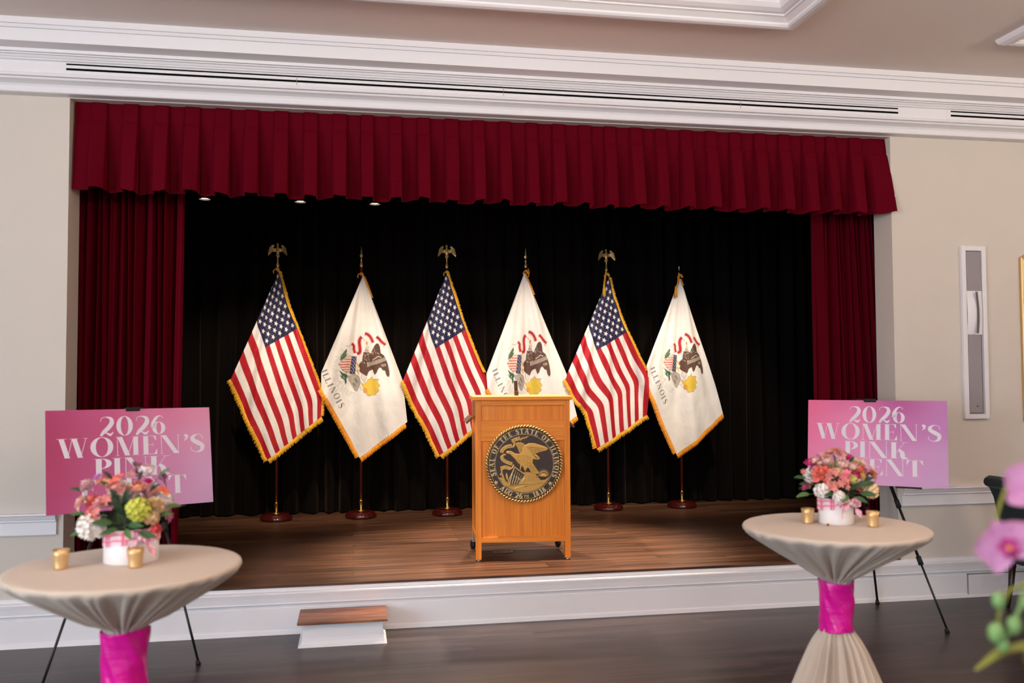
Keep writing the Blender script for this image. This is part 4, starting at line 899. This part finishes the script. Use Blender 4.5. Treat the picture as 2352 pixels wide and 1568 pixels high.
# ------------------------------------------------------------------ votives, berry
VG = mat('mercury_glass_gold', (216, 178, 126), .3, metal=.55, bump=((160, 160, 160), .5, .002)); WAX = mat('wax', (240, 226, 200), .6)
def votive(x, y, lab, z=.955):
    t = thing('votive_holder', lab, 'candle holder', (x, y, z+.0005)); part('glass', MB().lathe([(0, 0), (.0205, 0), (.0225, .004), (.0215, .009), (.0245, .045), (.0275, .063), (.026, .063), (.0225, .045), (.0195, .012), (0, .010)], 36, cap=False), VG, t, True)
    c_ = part('candle', MB().lathe([(0, .010), (.0185, .011), (.0185, .030), (0, .030)], 24, cap=False), WAX, t, True); part('wick', MB().tube([(0, 0, .03), (.001, 0, .037)], .0008, 6), BLACKR, c_)
votive(-.944, 3.145, 'gold votive holder at the left edge of the left table'); votive(-.708, 3.122, 'gold votive holder in front of the left flower box')
votive(1.884, 3.478, 'gold votive holder to the left of the right flower box'); votive(2.100, 3.345, 'gold votive holder to the right of the right flower box')
t = thing('berry', 'small dark red berry fallen on the right table by the flower box', 'berry', (1.931, 3.40, .961)); part('fruit', MB().ball((0, 0, 0), .0055), mat('berry_red', (140, 20, 40), .3), t, True)

# ------------------------------------------------------------------ flowers
def petal(L, W, curl=.6, cup=.3, ruff=0, seed=0, nu=5, nv=6, tip=.55):
    """a curved petal lying along +x from the origin, rising as it goes; returns grid"""
    rng = random.Random(seed); G = []
    for i in range(nv+1):
        v = i/nv; row = []
        w_ = W*math.sin(PI*min(1, (.08+.92*v)**.8*(.5+tip*.5 if v > .5 else 1)*1))*.5 if False else W*.5*(math.sin(PI*(.06+.94*v)**.75*.93)**.8)
        for j in range(nu+1):
            u = (j/nu-.5)*2; x = L*v*math.cos(curl*v*.7); z = L*v*math.sin(curl*v*.7)*1-cup*W*(1-u*u)*.5*math.sin(PI*v*.7)+(rng.uniform(-1, 1)*ruff*L*v if ruff else 0)
            row.append(Vector((x, u*w_, z)))
        G.append(row)
    return G
def petals(mb, specs):
    for G, M in specs: mb.grid([[M @ p for p in row] for row in G])
def E4(x, y, z): return Euler((x, y, z)).to_matrix().to_4x4()
def fm(col, n=None): return mat('petal_%d_%d_%d' % col, col, .65, sheen=.2)
MESHES = {}
def m_rose(R, seed):
    mb = MB(); rng = random.Random(seed)
    for i in range(24):
        f = i/23; el = 1.45-1.1*f; a = i*2.4; r = R*(.45+.6*f); M = E4(0, 0, a) @ Matrix.Translation((R*.10*(.2+f), 0, -R*.15*f)) @ E4(0, -el, 0)
        petals(mb, [(petal(r, r*1.25, -.9*f, .55, .02, i), M)])
    mb.ball((0, 0, R*.25), R*.22, R*.22, R*.32, 10); return mb
def m_bud(R, seed):
    mb = MB()
    for i in range(9): f = i/8; a = i*2.4; petals(mb, [(petal(R*1.5, R*1.5, .1-.3*f, .7, .02, i), E4(0, 0, a) @ Matrix.Translation((R*.25, 0, -R*.4)) @ E4(0, -1.42+.25*f, 0))])
    mb.ball((0, 0, 0), R*.62, R*.62, R*.85, 12); return mb
def m_lily(R, seed):
    mb = MB(); rng = random.Random(seed)
    for k in range(3):
        M0 = E4(rng.uniform(-.5, .5), rng.uniform(-.5, .5), k*2.1) @ Matrix.Translation((R*.42, 0, rng.uniform(-.1, .15)*R)) @ E4(0, .5, 0)
        for i in range(6): petals(mb, [(petal(R*.82, R*(.58 if i % 2 else .46), -.7, .45, .03, i+k), M0 @ E4(0, 0, i*PI/3) @ E4(0, -.98, 0))])
    return mb
def m_hyd(R, seed):
    mb = MB(); rng = random.Random(seed); n = 46
    for k in range(n):
        z = 1-1.5*(k+.5)/n; a = k*2.39996; rr_ = math.sqrt(max(0, 1-z*z)); nrm = Vector((rr_*math.cos(a), rr_*math.sin(a), z)); M = Matrix.Translation(nrm*R*rng.uniform(.80, .98)) @ nrm.to_track_quat('Z', 'X').to_matrix().to_4x4() @ E4(rng.uniform(-.3, .3), rng.uniform(-.3, .3), rng.uniform(0, 3))
        for i in range(4): petals(mb, [(petal(R*.27, R*.27, .2, .15, .0, 0, 2, 3), M @ E4(0, -.25, i*PI/2))])
    mb.ball((0, 0, 0), R*.72, n=12); return mb
def m_carn(R, seed):
    mb = MB(); rng = random.Random(seed)
    for k in range(56):
        z = rng.uniform(-.1, 1); a = k*2.4; rr_ = math.sqrt(max(0, 1-z*z)); nrm = Vector((rr_*math.cos(a), rr_*math.sin(a), z)); M = Matrix.Translation(nrm*R*.35) @ nrm.to_track_quat('X', 'Z').to_matrix().to_4x4() @ E4(rng.uniform(-1.5, 1.5), 0, 0)
        petals(mb, [(petal(R*.65, R*.6, .3, .2, .09, k, 4, 4), M)])
    mb.ball((0, 0, 0), R*.5, n=10); return mb
def m_daisy(R, seed):
    mb = MB()
    for ring_ in range(3):
        for i in range(18): petals(mb, [(petal(R*(1-.2*ring_), R*.22, -.1+.25*ring_, .2, 0, 0, 2, 3), E4(0, 0, i*PI/9+ring_*.17) @ E4(0, -.12-.25*ring_, 0))])
    mb.ball((0, 0, R*.1), R*.22, R*.22, R*.15, 10); return mb
def m_leaf(R, seed):
    mb = MB(); rng = random.Random(seed); G = []
    for i in range(9):
        v = i/8; w_ = R*.36*math.sin(PI*v**.8)**.8+.0005; G.append([Vector((R*2*v-R*.5, u*w_, R*(-.55*v*v+.25*v)+abs(u)*w_*.35)) for u in (-1, -.5, 0, .5, 1)])
    mb.grid(G); mb.tube([(-R*1.3, 0, -.1*R), (-R*.5, 0, 0), (R*1.3, 0, -.45*R)], [.0012, .0012, .0005], 5); return mb
def m_sprig(R, seed):
    mb = MB(); rng = random.Random(seed)
    for k in range(7):
        e = Vector((rng.uniform(-.6, .6)*R, rng.uniform(-.4, .4)*R, R*rng.uniform(.5, 1.1))); mb.tube([(0, 0, -R), (e.x*.3, e.y*.3, 0), tuple(e)], [.0012, .001, .0008], 5)
        for i in range(4): q = e*(.55+.15*i); mb.ball((q.x+rng.uniform(-.002, .002), q.y, q.z), .0032, n=6)
    return mb
def m_grass(R, seed):
    mb = MB(); rng = random.Random(seed)
    for k in range(5):
        a = rng.uniform(-.5, .9); dx = math.cos(a); G = [[Vector((R*1.7*v*(.35+.2*k/5)+w_*0, w_*.002*(1.1-v), R*(.3*v-1.3*v*v*rng.uniform(.85, 1.1)))) for w_ in (-1, 1)] for v in np.linspace(0, 1, 8)]
        M = E4(0, 0, rng.uniform(-.6, .6)); mb.grid([[M @ p for p in r2] for r2 in G])
    return mb
KIND = {'rose': m_rose, 'rosebud': m_bud, 'alstroemeria': m_lily, 'hydrangea': m_hyd, 'carnation': m_carn, 'daisy': m_daisy, 'leaf': m_leaf, 'berry_sprig': m_sprig, 'grass_blade': m_grass}
def flower_mesh(kind, R, col):
    key = (kind, round(R, 3), col)
    if key not in MESHES:
        me = KIND[kind](R, 7).mesh(kind, fm(col), True); MESHES[key] = me
    return MESHES[key]
GR1, GR2, GR3 = (52, 84, 40), (78, 110, 56), (40, 60, 36)
PLAID = None
def plaid():
    m = mat('pink_plaid_ribbon', (244, 190, 204), .6); nt = m.node_tree; b = nt.nodes['Principled BSDF']; N = nt.nodes.new; L = nt.links.new
    tc = N('ShaderNodeTexCoord'); sp = N('ShaderNodeSeparateXYZ'); L(tc.outputs['UV'], sp.inputs[0]); fac = None
    for k, (ax, f) in enumerate((('X', 1), ('Y', 1))):
        mu = N('ShaderNodeMath'); mu.operation = 'MULTIPLY'; mu.inputs[1].default_value = 9 if ax == 'X' else 2.2; L(sp.outputs[ax], mu.inputs[0]); fr = N('ShaderNodeMath'); fr.operation = 'FRACT'; L(mu.outputs[0], fr.inputs[0])
        cr = N('ShaderNodeValToRGB'); cr.color_ramp.interpolation = 'CONSTANT'; e = cr.color_ramp.elements; e[0].position = 0; e[0].color = (0, 0, 0, 1); e[1].position = .55; e[1].color = (.45, .45, .45, 1)
        n = e.new(.62); n.color = (.9, .9, .9, 1); n = e.new(.72); n.color = (.35, .35, .35, 1); n = e.new(.80); n.color = (.9, .9, .9, 1); n = e.new(.88); n.color = (.2, .2, .2, 1)
        L(fr.outputs[0], cr.inputs[0])
        if fac is None: fac = cr.outputs[0]
        else:
            ad = N('ShaderNodeMath'); ad.operation = 'MAXIMUM'; L(fac, ad.inputs[0]); L(cr.outputs[0], ad.inputs[1]); fac = ad.outputs[0]
    mx = N('ShaderNodeMix'); mx.data_type = 'RGBA'; L(fac, mx.inputs[0]); mx.inputs[6].default_value = rgba((250, 216, 222)); mx.inputs[7].default_value = rgba((226, 62, 110)); L(mx.outputs[2], b.inputs['Base Color'])
    return m
PLAID = plaid()
def uv_grid(o, ni, nj):
    me = o.data; uv = me.uv_layers.new(name='UVMap'); 
    for p in me.polygons:
        for li in p.loop_indices: v = me.loops[li].vertex_index; uv.data[li].uv = ((v//nj)/(ni-1), (v % nj)/(nj-1))
def arrangement(x, y, lab, rb, hb, scale, org, items, dome, rot_seed, tail, z=.955):
    """items: (kind, X, Y, R, colour) drawn up against a front view whose scale is `scale` units per metre, origin org at the box rim centre"""
    t = thing('flower_arrangement', lab, 'flowers', (x, y, z+.0005)); BX = mat('white_box', (244, 236, 232), .45)
    part('flower_box', MB().lathe([(0, 0), (rb-.002, 0), (rb, .003), (rb, hb), (rb-.004, hb), (rb-.004, hb-.01), (0, hb-.012)], 64, cap=False), BX, t, True, label='round white box')
    # ribbon round the box
    a = np.linspace(0, 2*PI, 97)[:, None]; v = np.linspace(0, 1, 6)[None]; rr_ = rb+.003+.0015*np.sin(7*a)+0*v; zz = hb-.052+.010*np.sin(a+PI/2+.6)+.045*v+.002*np.sin(9*a)
    rbn = npgrid('ribbon', rr_*np.cos(a), rr_*np.sin(a), zz, PLAID, t); uv_grid(rbn, 97, 6); rbn['label'] = 'pink plaid ribbon band'
    # bow with two loops and tails
    bx, by, bz = rb*tail[0], -rb*math.sqrt(max(0, 1-tail[0]**2))-.010, hb-.025
    for s_ in (-1, 1):
        u = np.linspace(0, 1, 24)[:, None]; v = np.linspace(-1, 1, 6)[None]; th = u*2*PI
        lx = s_*(.022*(1-np.cos(th)))*1.1; lz = .012*np.sin(th)+.004; wv = (.004+.012*np.sin(th/2)**2)*v
        o_ = npgrid('bow_loop', bx+lx+0*v, by-.004-.010*np.sin(th)+0*v, bz+lz+wv, PLAID, t); uv_grid(o_, 24, 6)
        u = np.linspace(0, 1, 16)[:, None]; o_ = npgrid('bow_tail', bx+s_*(.006+.040*u)+.008*v*0+.004*np.sin(8*u), by-.006-.006*np.sin(9*u)+0*v, bz-.052*u+(.006+.010*u)*v*1.0, PLAID, t); uv_grid(o_, 16, 6)
    part('bow_knot', MB().ball((bx, by-.008, bz), .008, .007, .008), PLAID, t, True)
    # foliage core so no gaps show through
    core = MB(); rng = random.Random(rot_seed)
    M = Matrix.Translation((0, 0, hb+.02)); core.ball((0, 0, 0), dome*.62, dome*.62, dome*.5, 16, M)
    part('moss_core', core, mat('dark_foliage', (30, 44, 26), .9), t, True)
    def put(kind, X, Yv, R, col, extra=0):
        lx = (X-org[0])/scale; lz = (org[1]-Yv)/scale; R = round(R/scale, 3)
        hgt = max(0, lz)*1.0; d = math.sqrt(max(.02**2, dome**2*1.05-(lx*.95)**2-(lz*.85)**2)); ly = -d*.9+extra
        c0 = Vector((0, .01, -.02)); nrm = (Vector((lx, ly, lz))-c0).normalized(); nrm = (nrm+Vector((0, -.25, .1))).normalized()
        o_ = link(kind, flower_mesh(kind, R, col), t)
        if kind in ('leaf',): nrm2 = nrm; dirv = Vector((lx*1.4, -.03, lz*.9-.02)).normalized(); Mx = Matrix((dirv, nrm.cross(dirv).normalized(), dirv.cross(nrm.cross(dirv)).normalized())).transposed(); o_.rotation_euler = Mx.to_euler()
        elif kind in ('berry_sprig',): o_.rotation_euler = (rng.uniform(-.3, .3), (lx)*3, rng.uniform(0, 6))
        elif kind == 'grass_blade': o_.rotation_euler = (0, 0, rng.uniform(-.3, .3)+(0 if lx > 0 else PI))
        else: o_.rotation_euler = (nrm.to_track_quat('Z', 'X').to_matrix() @ Euler((0, 0, rng.uniform(0, 6))).to_matrix()).to_euler()
        o_.location = (lx, ly, hb+lz)
    for it in items: put(*it)
    # the side away from the camera, so the bouquet is full all round
    for k in range(26):
        a = PI*(k+.5)/26; ring_ = (k % 3); el = (.15, .6, 1.05)[ring_]; kind, R, col = [(i[0], i[3], i[4]) for i in items if i[0] not in ('grass_blade', 'berry_sprig')][(k*5) % (len(items)-4)]
        R = round(R/scale, 3); nrm = Vector((math.cos(a)*math.cos(el), math.sin(a)*math.cos(el), math.sin(el))); o_ = link(kind, flower_mesh(kind, R, col), t); o_.location = nrm*dome*.88+Vector((0, 0, hb+.01))
        o_.rotation_euler = (nrm.to_track_quat('Z', 'X')).to_euler() if kind != 'leaf' else (nrm.to_track_quat('X', 'Z')).to_euler()
    return t
DP, BL, CO, SA, MG, WH, CRM, PE, HG = (206, 138, 132), (238, 190, 178), (238, 118, 98), (216, 132, 122), (204, 24, 110), (240, 230, 222), (238, 206, 160), (240, 160, 128), (196, 196, 76)
itemsR = [('alstroemeria', 1900, 1059, 15, DP), ('alstroemeria', 1920, 1052, 15, (196, 120, 100)), ('alstroemeria', 1938, 1056, 14, DP), ('rosebud', 1953, 1064, 8, MG), ('rosebud', 1868, 1071, 9, BL), ('rosebud', 1896, 1071, 10, BL), ('rosebud', 1882, 1076, 7, BL), ('rosebud', 1922, 1078, 11, BL), ('rosebud', 1943, 1083, 10, BL),
 ('rose', 1875, 1095, 21, CO), ('rose', 1961, 1088, 17, (240, 130, 96)), ('rose', 1906, 1092, 12, CRM), ('rosebud', 1971, 1073, 8, CRM), ('rosebud', 1989, 1079, 7, CRM), ('alstroemeria', 1891, 1098, 15, SA), ('alstroemeria', 1920, 1101, 14, (226, 120, 130)), ('alstroemeria', 1912, 1117, 14, SA), ('alstroemeria', 1887, 1123, 15, SA), ('rosebud', 1947, 1102, 7, MG), ('rosebud', 1856, 1075, 8, MG),
 ('alstroemeria', 1986, 1094, 16, DP), ('alstroemeria', 2012, 1104, 18, PE), ('hydrangea', 1936, 1110, 11, (190, 180, 90)), ('hydrangea', 1964, 1104, 8, (206, 180, 90)), ('hydrangea', 1867, 1134, 17, WH), ('hydrangea', 1986, 1137, 20, CRM), ('hydrangea', 1898, 1146, 14, WH), ('rosebud', 1843, 1095, 6, (220, 140, 130)),
 ('leaf', 1914, 1146, 17, GR2), ('leaf', 1961, 1141, 18, GR1), ('leaf', 1967, 1121, 17, GR1), ('leaf', 1847, 1146, 17, GR2), ('leaf', 1840, 1108, 15, GR1), ('leaf', 1884, 1140, 13, GR1), ('leaf', 1943, 1150, 14, GR1), ('leaf', 1995, 1105, 13, GR1), ('leaf', 1930, 1126, 14, GR3), ('leaf', 1946, 1122, 16, GR1), ('leaf', 1850, 1122, 13, GR3), ('leaf', 1898, 1106, 12, GR3), ('leaf', 1950, 1072, 10, GR3), ('leaf', 1884, 1064, 10, GR3), ('leaf', 1976, 1112, 13, GR3), ('leaf', 1912, 1068, 11, GR3), ('grass_blade', 2008, 1128, 24, GR2), ('berry_sprig', 1990, 1112, 12, (120, 24, 40)), ('berry_sprig', 1862, 1082, 12, (120, 24, 40))]
arrangement(2.005, 3.465, 'pink and coral bouquet in a white box on the right table', .071, .118, 548, (1926, 1150), itemsR, .135, 2, (.25,))
itemsL = [('daisy', 211, 1116, 13, (208, 128, 196)), ('alstroemeria', 224, 1129, 17, PE), ('carnation', 190, 1137, 17, (226, 180, 184)), ('alstroemeria', 253, 1122, 15, CO), ('alstroemeria', 288, 1112, 16, (180, 120, 120)), ('rosebud', 317, 1106, 13, (236, 206, 206)), ('daisy', 319, 1129, 13, MG), ('berry_sprig', 352, 1128, 16, (120, 40, 90)), ('berry_sprig', 294, 1100, 18, (120, 70, 70)), ('alstroemeria', 352, 1154, 15, (236, 110, 64)),
 ('rosebud', 302, 1142, 14, PE), ('alstroemeria', 275, 1144, 18, (170, 104, 96)), ('rosebud', 255, 1142, 14, (230, 150, 146)), ('rose', 174, 1170, 17, BL), ('rose', 198, 1168, 18, (238, 120, 104)), ('rose', 222, 1169, 18, (240, 170, 172)), ('rose', 203, 1193, 18, (240, 136, 140)), ('alstroemeria', 221, 1198, 18, SA), ('alstroemeria', 243, 1162, 16, SA), ('hydrangea', 311, 1184, 28, HG), ('carnation', 341, 1180, 22, CRM), ('carnation', 336, 1203, 19, CRM), ('hydrangea', 205, 1222, 28, WH), ('carnation', 232, 1226, 18, WH),
 ('rosebud', 344, 1228, 11, (232, 90, 90)), ('leaf', 248, 1210, 22, GR1), ('leaf', 280, 1205, 22, GR1), ('leaf', 183, 1238, 20, GR2), ('leaf', 177, 1198, 16, GR2), ('leaf', 323, 1236, 20, GR1), ('leaf', 366, 1187, 18, GR2), ('leaf', 171, 1145, 14, GR1), ('leaf', 345, 1116, 18, GR2), ('leaf', 271, 1180, 22, GR3), ('leaf', 284, 1165, 20, GR3), ('leaf', 238, 1140, 17, GR1), ('leaf', 262, 1158, 17, GR3), ('leaf', 262, 1225, 18, GR1), ('leaf', 300, 1216, 20, GR1), ('leaf', 355, 1200, 15, GR2), ('leaf', 236, 1118, 14, GR3), ('leaf', 300, 1122, 16, GR3), ('leaf', 330, 1146, 15, GR3), ('leaf', 290, 1230, 18, GR2)]
arrangement(-.748, 3.240, 'loose bouquet with a green hydrangea in a white box on the left table', .088, .115, 665, (281, 1232), itemsL, .135, 9, (.55,))

# ------------------------------------------------------------------ wall speaker, mirror
GRL = mat('speaker_grille', (150, 142, 146), .7, bump=((500, 500, 500), .8, .001))
t = thing('wall_speaker', 'tall narrow white column speaker with grey grilles on the right wall', 'speaker', (4.305, YW, 1.262)); Hs = 1.243; Ws = .196
mb = MB()
for x0, x1, z0, z1 in ((0, .034, 0, Hs), (Ws-.034, Ws, 0, Hs), (.034, Ws-.034, 0, .034), (.034, Ws-.034, Hs-.034, Hs)): mb.box(x0, x1, -.028, .0, z0, z1)
part('frame', mb, TRIM, t, bevel=.003)
part('recess', MB().box(.034, Ws-.034, -.006, 0, .034, Hs-.034), mat('gap_dark'), t)
part('upper_grille', MB().box(.040, Ws-.040, -.022, -.006, .92, Hs-.038), GRL, t, bevel=.002)
part('lower_grille', MB().box(.040, Ws-.052, -.022, -.006, .044, .605), GRL, t, bevel=.002)
G = [[((.038+(Ws-.076)*u), -.018-.020*math.sin(PI*v)*(.4+.6*math.sin(PI*u)), .605+.315*v) for u in np.linspace(0, 1, 9)] for v in np.linspace(0, 1, 13)]
wg = part('waveguide', MB().grid(G), TRIM, t, True)
G = [[(.085+.018*math.sin(PI*(.15+.75*v))+u*.018, -.041-.0*u-.001, .612+.30*v) for u in (0, 1)] for v in np.linspace(0, 1, 14)]
part('slot', MB().grid(G), mat('slot_grey', (96, 90, 92), .6), wg)
part('badge', MB().box(.096, .108, -.0235, -.021, .085, .097), mat('badge_dark', (50, 46, 46), .5), t); part('badge_centre', MB().box(.100, .104, -.0245, -.023, .089, .093), mat('badge_light', (210, 205, 205), .4), t)
# mirror: upright gilt frame with an arched crest
t = thing('wall_mirror', 'gilt framed mirror at the right edge of the picture', 'mirror', (4.79, YW, 1.24)); Wm, Hm = .62, 1.19
def arch(o_, z0, H_, n=24):   # outline with offset o_ inward
    pts = [(o_, z0+o_), (Wm-o_, z0+o_), (Wm-o_, H_-o_*.7)]
    L = [(Wm-.02, H_), (Wm-.06, H_+.035), (Wm-.10, H_+.05), (Wm-.13, H_+.10), (Wm-.2, H_+.19), (Wm/2+.03, H_+.25), (Wm/2, H_+.26)]
    for x_, z_ in L[1:]: pts.append((Wm/2+(x_-Wm/2)*(1-2.3*o_/Wm), z_-o_*.9))
    return pts+[(Wm-x_, z_) for x_, z_ in reversed(pts[2:-1])]
prof = [(0, 0), (0, .022), (.008, .030), (.016, .024), (.024, .026), (.034, .032), (.042, .022), (.046, .010)]
rings = [[(x_, -d, z_) for x_, z_ in arch(o_, 0, Hm)] for o_, d in prof]; mb = MB(); n = len(rings[0]); mb.v = [p for r2 in rings for p in r2]
mb.f = [(i*n+j, i*n+(j+1) % n, (i+1)*n+(j+1) % n, (i+1)*n+j) for i in range(len(rings)-1) for j in range(n)]
part('frame', mb, mat('gilt_wood', (206, 168, 112), .38, metal=.4), t, False)
part('glass', MB().add([(x_, -.011, z_) for x_, z_ in arch(.044, 0, Hm)], [tuple(range(n))]), mat('mirror_glass', (235, 238, 240), .02, metal=1), t)
part('backing', MB().prism(arch(.004, 0, Hm), -.008, -.0), mat('plywood'), t)

# ------------------------------------------------------------------ armchair at the right edge
CH = mat('dark_green_velvet', (30, 40, 40), .8, sheen=.5, sheen_tint=(140, 160, 160), bump=((40, 40, 40), .3, .002))
t = thing('armchair', 'dark green velvet roll back armchair against the right wall', 'armchair', (4.60, 5.18, 0), math.radians(4)); DW = .56
def side_prof(pts, y0, y1): return MB().prism(pts, y0, y1)
# faces right (+x): rolled back on the left
back = [(-.20, .30), (-.215, .45), (-.235, .60), (-.27, .74), (-.305, .81), (-.335, .82), (-.352, .845), (-.340, .875), (-.305, .890), (-.255, .885), (-.215, .85), (-.175, .74), (-.13, .60), (-.10, .45), (-.09, .30)]
o = part('backrest', side_prof(back, -.27, .27), CH, t, bevel=.012); part('roll', MB().lathe([(0, -.275), (.026, -.275), (.034, -.268), (.036, -.25), (.036, .25), (.034, .268), (.0, .275)], 20, Matrix.Translation((-.305, 0, .848)) @ Euler((PI/2, 0, 0)).to_matrix().to_4x4(), cap=False), CH, t, True)
part('seat', MB().box(-.13, .40, -.27, .27, .28, .44), CH, t, bevel=.03); part('cushion', MB().box(-.10, .41, -.24, .24, .42, .50), CH, t, bevel=.03)
part('piping', MB().tube([(-.34, -.272, .84), (-.31, -.275, .815), (-.27, -.275, .74), (-.235, -.275, .60), (-.20, -.275, .33)], .005, 8), mat('piping_dark', (20, 26, 26), .6), t, True)
DK = mat('dark_leg_wood', (44, 24, 18), .3)
for x_, y_, sx in ((-.16, -.23, -.05), (-.16, .23, -.05), (.36, -.23, .02), (.36, .23, .02)): part('leg', MB().tube([(x_, y_, .29), (x_+sx*.3, y_, .15), (x_+sx, y_, .0)], [.024, .019, .014], 12), DK, t, True)

# ------------------------------------------------------------------ orchid in the foreground
OP = mat('orchid_petal', (232, 166, 212), .6, sheen=.1); OP2 = mat('orchid_petal_deep', (216, 84, 162), .6); OL = mat('orchid_lip', (176, 20, 96), .5); OY = mat('orchid_throat', (226, 140, 60), .5); OB = mat('orchid_bud', (120, 156, 92), .5); OS = mat('orchid_stem', (128, 130, 52), .5)
for m_ in (OP, OP2): cloth_trans(m_, .35)
t = thing('potted_orchid', 'blurred pink orchid with green buds in the right foreground', 'orchid', (1.19, 1.26, .955))
L0 = lambda x, y, z: (x-1.19, y-1.26, z-.955)
part('pot', MB().lathe([(0, 0), (.045, 0), (.060, .10), (.063, .10), (.063, .112), (.056, .112), (.052, .095), (0, .095)], 32, cap=False), mat('white_ceramic', (236, 234, 230), .25), t, True)
part('moss', MB().lathe([(0, .108), (.03, .106), (.054, .097)], 20, cap=False), mat('moss', (90, 100, 50), .9), t, True)
st = part('stem', MB().tube([(0, 0, .10), L0(1.17, 1.26, 1.12), L0(1.11, 1.26, 1.21), L0(1.055, 1.26, 1.245), L0(1.015, 1.25, 1.235), L0(.998, 1.25, 1.20), L0(.996, 1.25, 1.17)], [.004, .004, .0038, .0035, .003, .0025, .002], 10), OS, t, True)
part('stem', MB().tube([(0.005, .01, .10), L0(1.20, 1.28, 1.25), L0(1.16, 1.30, 1.40), L0(1.11, 1.31, 1.43), L0(1.07, 1.31, 1.40), L0(1.04, 1.30, 1.35), L0(1.020, 1.28, 1.315)], [.004, .004, .0038, .0035, .003, .0025, .002], 10), OS, t, True)
for x_, z_, r_b in ((.998, 1.222, .012), (.992, 1.172, .0145), (1.004, 1.152, .010), (1.024, 1.182, .013), (1.05, 1.215, .011)): part('bud', MB().ball(L0(x_, 1.25, z_), r_b*.85, r_b*.85, r_b*1.15, 14), OB, t, True); 
part('bud_stalk', MB().tube([L0(1.05, 1.258, 1.243), L0(1.036, 1.25, 1.21), L0(1.024, 1.25, 1.185), L0(1.004, 1.25, 1.155)], .0028, 8), OB, t, True)
def orchid_flower(x, z, R, face, roll, y=1.25):
    f = bpy.data.objects.new('flower', None); COL.objects.link(f); f.parent = t; f.location = L0(x, y, z); f.empty_display_size = .02
    q = Vector(face).to_track_quat('Z', 'Y'); f.rotation_euler = (q.to_matrix() @ Euler((0, 0, roll)).to_matrix()).to_euler()
    for a, l_, w_ in ((90, .95, .75), (215, .95, .72), (325, .95, .72)): part('sepal', MB().grid([[E4(0, 0, math.radians(a)) @ E4(0, -.15, 0) @ p for p in r2] for r2 in petal(R*l_, R*w_, .15, .2, nu=7, nv=9)]), OP, f, True)
    for a in (20, 160): part('petal', MB().grid([[E4(0, 0, math.radians(a)) @ Matrix.Translation((0, 0, .0015)) @ E4(0, -.2, 0) @ p for p in r2] for r2 in petal(R, R*1.25, .1, .25, nu=7, nv=9)]), OP, f, True)
    for a in (20, 90, 160, 215, 325): part('petal_blush', MB().grid([[E4(0, 0, math.radians(a)) @ Matrix.Translation((0, 0, .004)) @ E4(0, -.3, 0) @ p for p in r2] for r2 in petal(R*.33, R*.3, .1, .2, nu=5, nv=5)]), OP2, f, True)
    lp = MB()
    for a in (250, 270, 290): lp.grid([[E4(0, 0, math.radians(a)) @ E4(0, -.7, 0) @ p for p in r2] for r2 in petal(R*.5, R*.35, -.9, .5, nu=5, nv=6)])
    part('lip', lp, OL, f, True); part('throat', MB().ball((0, -R*.06, R*.16), R*.10, R*.08, R*.12, 10), OY, f, True)
orchid_flower(1.016, 1.308, .050, (-.45, -.85, -.15), .5); orchid_flower(1.084, 1.392, .054, (-.5, -.8, .1), -.2, 1.262)
orchid_flower(1.10, 1.32, .045, (.5, -.8, 0), .1, 1.29)
for pts, w_ in (([(.0, -.01, .11), L0(1.13, 1.26, 1.12), L0(1.06, 1.25, 1.145), L0(1.0, 1.25, 1.138), L0(.955, 1.25, 1.116)], .017), ([(.02, .0, .11), (.09, .01, .15), (.16, .02, .12), (.21, .03, .05)], .03), ([(0, .02, .11), (.01, .08, .16), (.02, .14, .15), (.03, .2, .09)], .03)):
    P = [Vector(p) for p in pts]; G = []
    for k in range(17):
        q = k/16*(len(P)-1); i = min(int(q), len(P)-2); p = P[i].lerp(P[i+1], q-i); d = (P[i+1]-P[i]).normalized(); sdv = d.cross(Vector((0, 0, 1))).normalized(); ww = w_*math.sin(PI*min(.97, (.12+.88*k/16)))**.6
        G.append([p+sdv*ww*u+Vector((0, 0, abs(u)*ww*.4)) for u in (-1, -.5, 0, .5, 1)])
    part('leaf', MB().grid(G), mat('orchid_leaf', (120, 122, 44), .45), t, True)
# the small table the orchid stands on
t = thing('plant_table', 'small round pedestal table under the orchid', 'table', (1.25, 1.20, 0))
part('table_top', MB().lathe([(0, .925), (.15, .925), (.155, .935), (.155, .95), (.15, .9548), (0, .9548)], 48, cap=False), DK, t, True); part('column', MB().lathe([(.12, 0), (.12, .02), (.03, .04), (.022, .3), (.03, .6), (.02, .92)], 24), DK, t, True)
